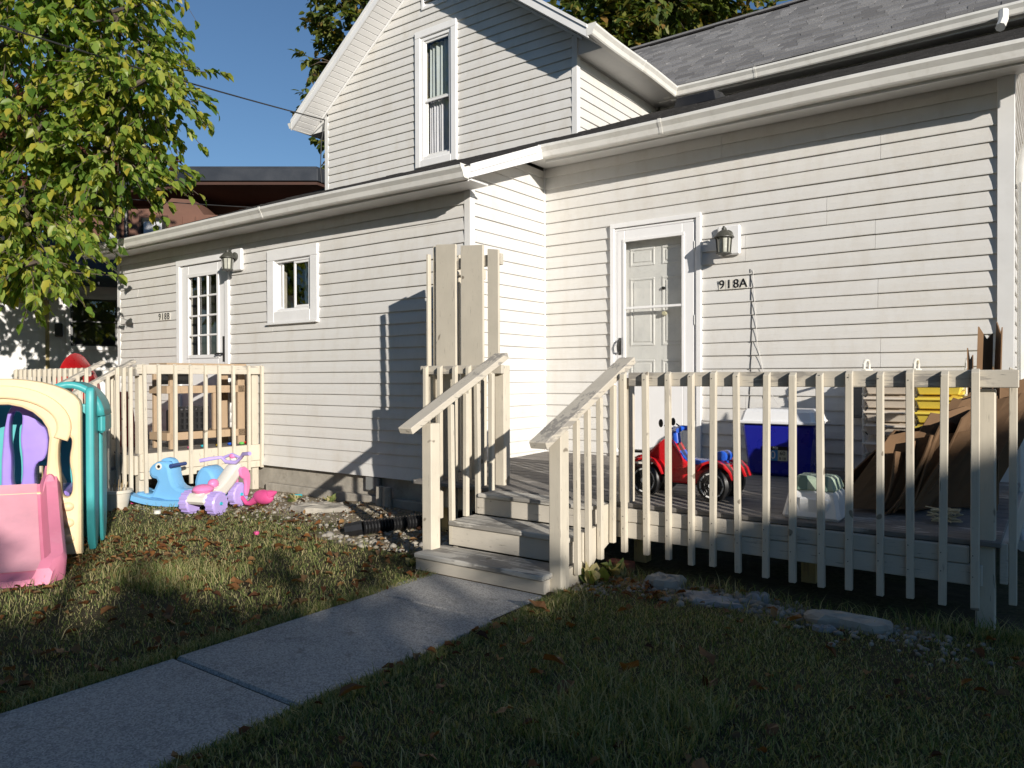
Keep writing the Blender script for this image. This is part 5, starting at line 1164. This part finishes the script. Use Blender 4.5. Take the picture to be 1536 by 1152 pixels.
near = [((-6.1, -2.7, 5.7), (1.1, 1.2, 1.0), 1.5), ((-4.85, -2.0, 4.95), (.85, .8, .55), 1.0), ((-5.3, -1.95, 5.95), (.7, .8, .7), .8), ((-5.15, -2.1, 4.15), (.75, .7, .5), .85), ((-6.0, -2.65, 4.4), (.9, .9, .7), 1.0), ((-5.75, -2.75, 3.25), (.75, .7, .5), .85), ((-5.45, -2.85, 2.72), (.55, .5, .28), .4), ((-7.2, -3.5, 4.85), (1.2, 1.2, 1.2), 1.3), ((-7.1, -3.4, 3.4), (1.0, 1.0, .8), .8), ((-5.8, -2.1, 7.0), (1.3, 1.2, .9), 1.1), ((-7.8, -3.2, 6.5), (1.5, 1.4, 1.3), 1.2)]
tree('tree', 'broad leaved tree with sunlit yellow green leaves overhanging the left wing', near, 125, .122, 'leaf_near', [((-8.6, -4.4, -.1), .24), ((-8.5, -4.3, 1.5), .19), ((-8.2, -4.0, 3.0), .16), ((-7.8, -3.6, 4.6), .12), ((-7.4, -3.2, 6.4), .07)],
     [([(-8.2, -4.0, 3.0), (-7.0, -3.3, 3.6), (-5.9, -2.8, 3.7)], .07, .02), ([(-7.9, -3.7, 4.2), (-6.6, -2.9, 4.7), (-5.0, -2.1, 4.9)], .08, .02), ([(-7.7, -3.5, 4.9), (-6.3, -2.7, 5.7), (-5.0, -1.8, 6.1)], .07, .02), ([(-7.4, -3.2, 6.2), (-6.4, -2.6, 6.8), (-5.6, -2.1, 7.2)], .05, .015)],
     singles=290, droop=.75, twig_len=.5, nleaf=13, shell=.25)
def mtree(label, x, y, h, r_, mat, per=1.0, leaf=.2, nb=16, seed=0, low=.35, name='tree', group=None):
    rg = np.random.default_rng(seed); bl = []
    for _ in range(nb):
        d = rg.standard_normal(3); d /= np.linalg.norm(d); f = rg.random()**.4
        bl.append(((x+d[0]*r_*.75*f, y+d[1]*r_*.75*f, h*(.5+low/2)+d[2]*h*(.5-low/2)*.8*f), (r_*.36, r_*.36, r_*.30), 1))
    return tree(name, label, bl, 36*per, leaf, mat, [((x, y, -.2), .3), ((x+.1, y, h*.35), .22), ((x, y+.1, h*.7), .1)], [], group, droop=.35, twig_len=.7, nleaf=16, shell=.55)
mtree('maple turning red and orange behind the main roof', -5.2, 14.5, 15.5, 4.4, 'leaf_maple', 3.2, .24, 24, 1)
tree('tree', 'dark green tree behind the left side of the gable', [((-12.2, 8.4, 11.8), (1.3, 1.3, 1.0), 1.6), ((-11.5, 9.0, 13.0), (1.6, 1.6, 1.2), 1.8), ((-12.8, 8.0, 10.6), (.8, .8, .6), .7), ((-13.0, 7.8, 9.3), (.55, .5, .5), .4), ((-12.6, 8.1, 8.2), (.6, .6, .5), .4), ((-10.5, 9.8, 11.0), (1.5, 1.5, 1.5), 1.5), ((-12.6, 8.3, 7.2), (.5, .5, .5), .3)], 60, .22, 'leaf_maple', [((-11.2, 9.4, -.2), .3), ((-11.3, 9.3, 6), .2), ((-11.5, 9.0, 12), .08)],
     [([(-11.3, 9.3, 7), (-12.0, 8.7, 8.0), (-12.8, 8.0, 9.0)], .06, .02)], droop=.35, twig_len=.6, nleaf=14, shell=.4)
mtree('dark reddish purple tree behind the brown building', -19.5, 3.5, 10.2, 4.2, 'leaf_red', 1.5, .24, 16, 3)
mtree('tall green tree behind the maple', -1.0, 19.5, 16, 4.0, 'leaf_dark', 1.2, .28, 14, 4)
mtree('dense green tree beyond the garage', -17, -3.5, 7.5, 3.2, 'leaf_dark', 1.3, .26, 14, 5)
# shade tree that stands behind the viewer's right shoulder
sb = []; rg = np.random.default_rng(11)
for _ in range(27):
    x0 = rg.uniform(-4.6, 2.6); y0 = rg.uniform(-6.6, -3.3 if x0 < .4 else -3.9); tt_ = rg.uniform(6.2, 7.8)
    if x0 < -1.2 and y0 > -5.3: continue
    sb.append(((x0+1.8*tt_, y0-tt_, .55*tt_), (.75, .75, .20), 1))
for (x0, y0) in ((2.3, -3.6), (2.5, -4.1), (2.8, -4.5), (2.4, -4.9), (2.9, -5.2), (1.7, -5.2), (1.2, -5.4), (2.1, -5.6), (2.6, -5.8), (3.2, -5.9), (1.5, -6.0), (3.3, -5.0)):
    tt_ = rg.uniform(6.4, 7.4); sb.append(((x0+1.8*tt_, y0-tt_, .55*tt_), (.7, .7, .20), 2.2))
tree('shade_tree', 'low wide spreading shade tree standing on the lawn beside the neighbouring house', sb, 6, .19, 'leaf_near', [((12.0, -11.6, -.1), .22), ((12.0, -11.6, 1.6), .18), ((12.1, -11.7, 3.0), .12)],
     [([(12.1, -11.7, 2.6), (12.1+dx, -11.7+dy, 3.7)], .08, .03) for dx, dy in ((2, 1.5), (-2.5, 1.5), (2.5, -1.2), (-1.5, -1.5), (.5, 2), (4, .2), (-4, -.2))], droop=.25, twig_len=.5, nleaf=12, shell=.2)

# ------------------------------------------------------------------ neighbouring buildings
GA = thing('garage', (-8.67, -.29, 0), 'white neighbouring garage with panel door and dark window', 'garage', rz=math.atan2(.875, .485))
for (a, b, c_, d_) in ((-6, -2.05, -.3, 2.95), (-1.05, -.76, -.3, 2.95), (.0, 4, -.3, 2.95), (-2.05, -1.05, 2.62, 2.95), (-.76, .0, -.3, 1.84), (-.76, .0, 2.70, 2.95)): BOX('wall', 'garage_paint', GA, a+.0005, b-.0005, 0, .15, c_, d_)
BOX('door', 'garage_paint', GA, -2.0, -1.10, .03, .07, .45, 2.57); 
for (a, b) in ((-1.93, -1.60), (-1.50, -1.17)):
    for (c_, d_) in ((2.1, 2.42), (1.35, 1.95), (.6, 1.2)): frame4('panel_mould', 'garage_paint', GA, a, b, c_, d_, .03, .022, .029)
frame4('door_trim', 'old_frame', GA, -2.06, -1.04, .4, 2.63, .055, -.02, .05, bottom=False)
wn = BOX('window', 'interior_dark', GA, -.75, -.01, .12, .14, 1.85, 2.69)
frame4('window_trim', 'garage_paint', wn, -.80, .04, 1.80, 2.74, .07, -.03, .02); frame4('sash', 'black_metal', wn, -.73, -.03, 2.27, 2.67, .03, .0, .03); frame4('sash', 'black_metal', wn, -.73, -.03, 1.87, 2.30, .03, .03, .06)
BOX('glass_pane', 'glass', wn, -.70, -.06, .012, .016, 2.30, 2.64); BOX('glass_pane', 'glass', wn, -.70, -.06, .042, .046, 1.90, 2.27)
BOX('porch_lamp', 'black_metal', GA, -.95, -.84, -.12, -.005, 2.02, 2.24, .01)
for x in np.arange(-5.8, 4, .41): BOX('batten', 'garage_paint', GA, x, x+.02, -.012, -.0005, -.2, 2.9) if not (-2.1 < x < -1.0 or -.83 < x < .06) else None
MB().prism([(-6.4, -.45, 2.86), (-6.4, 3, 4.1), (-6.4, 3, 4.2), (-6.4, -.45, 2.98)], (11, 0, 0)).build('roof', 'shingle_dark', GA)
BOX('fascia', 'dark_fascia', GA, -6.4, 4.6, -.47, -.452, 2.84, 3.0); BOX('back_wall', 'garage_paint', GA, -6, 4, 3, 3.1, -.3, 4.0)
BB = thing('brown_building', (-12.4, 3.2, 0), 'brown building with wide dark overhanging flat roof', 'building', rz=.6435)
pl = [(-5, 1.6), (-.45, .35), (0, 0), (3.1, 0), (3.4, .6), (3.4, 7), (-5, 7)]
MB().prism([(a, b, 6.06) for a, b in pl], (0, 0, .30)).build('roof', 'dark_fascia', BB, .01); MB().prism([(a*.985+.02, b+.06, 5.98) for a, b in pl], (0, 0, .075)).build('soffit', 'brown_soffit', BB)
MB().prism([(a*.99, b+.04, 6.365) for a, b in pl], (0, 0, .05)).build('roof_edge', 'dark_fascia', BB)
BOX('wall', 'brown_siding', BB, -4.6, 3.2, 2.2, 6.8, -.3, 5.97)
MB().prism([(-2.3, .25, -.3), (1.05, .25, -.3), (1.05, .25, 5.28), (.28, .25, 5.30), (.02, .25, 5.66), (-.50, .25, 5.70), (-.78, .25, 5.45), (-2.3, .25, 5.42)], (0, 1.9, 0)).build('bay', 'brown_siding', BB)
for x in np.arange(-2.25, 1.0, .33): BOX('batten', 'brown_siding', BB, x, x+.03, .225, .249, -.2, 5.25)
for (a, b, c_, d_) in ((-1.22, -.62, 4.78, 5.22), (-2.12, -1.75, 4.55, 4.95), (-1.95, -1.75, 5.05, 5.3)):
    w_ = BOX('window', 'interior_dark', BB, a, b, .21, .222, c_, d_); frame4('window_trim', 'brown_soffit', w_, a-.05, b+.05, c_-.05, d_+.05, .05, .19, .209); BOX('glass_pane', 'glass', w_, a+.01, b-.01, .196, .2, c_+.01, d_-.01); BOX('curtain', 'curtain', w_, a+.06, b-.1, .203, .207, c_+.02, d_-.1)
MB().tube([(-1.55, .15, 3.5), (-1.55, .15, 5.6)], .05, 8).build('vent_pipe', 'black_metal', BB)
# house on the other side whose roof shades the lawn
NH = thing('neighbour_house', (20, -14, 0), 'neighbouring house whose roof shades the right lawn', 'house')
ed, pd = Vector((-.31, .95, 0)).normalized(), Vector((.95, .31, 0)).normalized()
ra = Vector((17.9, -10.6, 5.0))+ed*4.5; rb = Vector((17.9, -10.6, 5.0))-ed*15
MB().prism([ra-pd*3.6-Vector((0, 0, 1.9)), ra, ra+pd*3.6-Vector((0, 0, 1.9))], rb-ra).build('roof', 'shingle_dark', NH)
q1, q2 = ra-ed*.4, rb+ed*.4; dn = Vector((0, 0, -5.2))
MB().hexa([q1-pd*3.2+dn, q2-pd*3.2+dn, q2+pd*3.2+dn, q1+pd*3.2+dn], [v-Vector((0, 0, 1.95)) for v in (q1-pd*3.2, q2-pd*3.2, q2+pd*3.2, q1+pd*3.2)]).build('wall', 'neighbour_wall', NH)
BR = thing('brick_chimney', (6.2, 4.5, 0), 'red brick chimney wall beyond the right wing', 'chimney')
BOX('chimney_stack', 'brick_wall', BR, 4.62, 5.5, 3.9, 4.6, 0, 8.0); BOX('chimney_cap', 'stone_grey', BR, 4.56, 5.56, 3.84, 4.66, 8.001, 8.1)
# unseen house and trees added behind the viewer to block sky fill and deepen shadows
BH = thing('sky_blocker_house', (-3, -19, 0), 'unseen two storey grey house added behind the viewer to block sky light', 'house')
BOX('wall', 'neighbour_wall', BH, -13, 4, -24, -16, -.3, 6.0)
MB().prism([(-13.5, -15.5, 5.8), (-13.5, -20, 9.2), (-13.5, -24.5, 5.8)], (18, 0, 0)).build('roof', 'shingle_dark', BH)
for x in (-11, -8, -5, -2, 1):
    for z in (1.2, 4.0):
        w_ = BOX('window', 'interior_dark', BH, x, x+1, -15.995, -15.97, z, z+1.4); frame4('window_trim', 'trim_white', w_, x-.1, x+1.1, z-.1, z+1.5, .1, -15.99, -15.94)
mtree('tall dark tree added out of view beside the grey house to block sky light', 6.5, -17.5, 10.5, 3.4, 'leaf_dark', 1.1, .36, 14, 21)
mtree('wide dark tree added out of view at the yard edge to block sky light', -11.5, -11.5, 9.5, 3.6, 'leaf_dark', 1.1, .36, 14, 22)
mtree('round dark sky blocking tree added between the yard tree and the grey house', -5.0, -13.2, 7.5, 2.6, 'leaf_dark', 1.1, .34, 12, 23)
mtree('young dark sky blocking tree added in front of the grey house', 2.2, -13.6, 7.0, 2.4, 'leaf_dark', 1.1, .34, 12, 24)
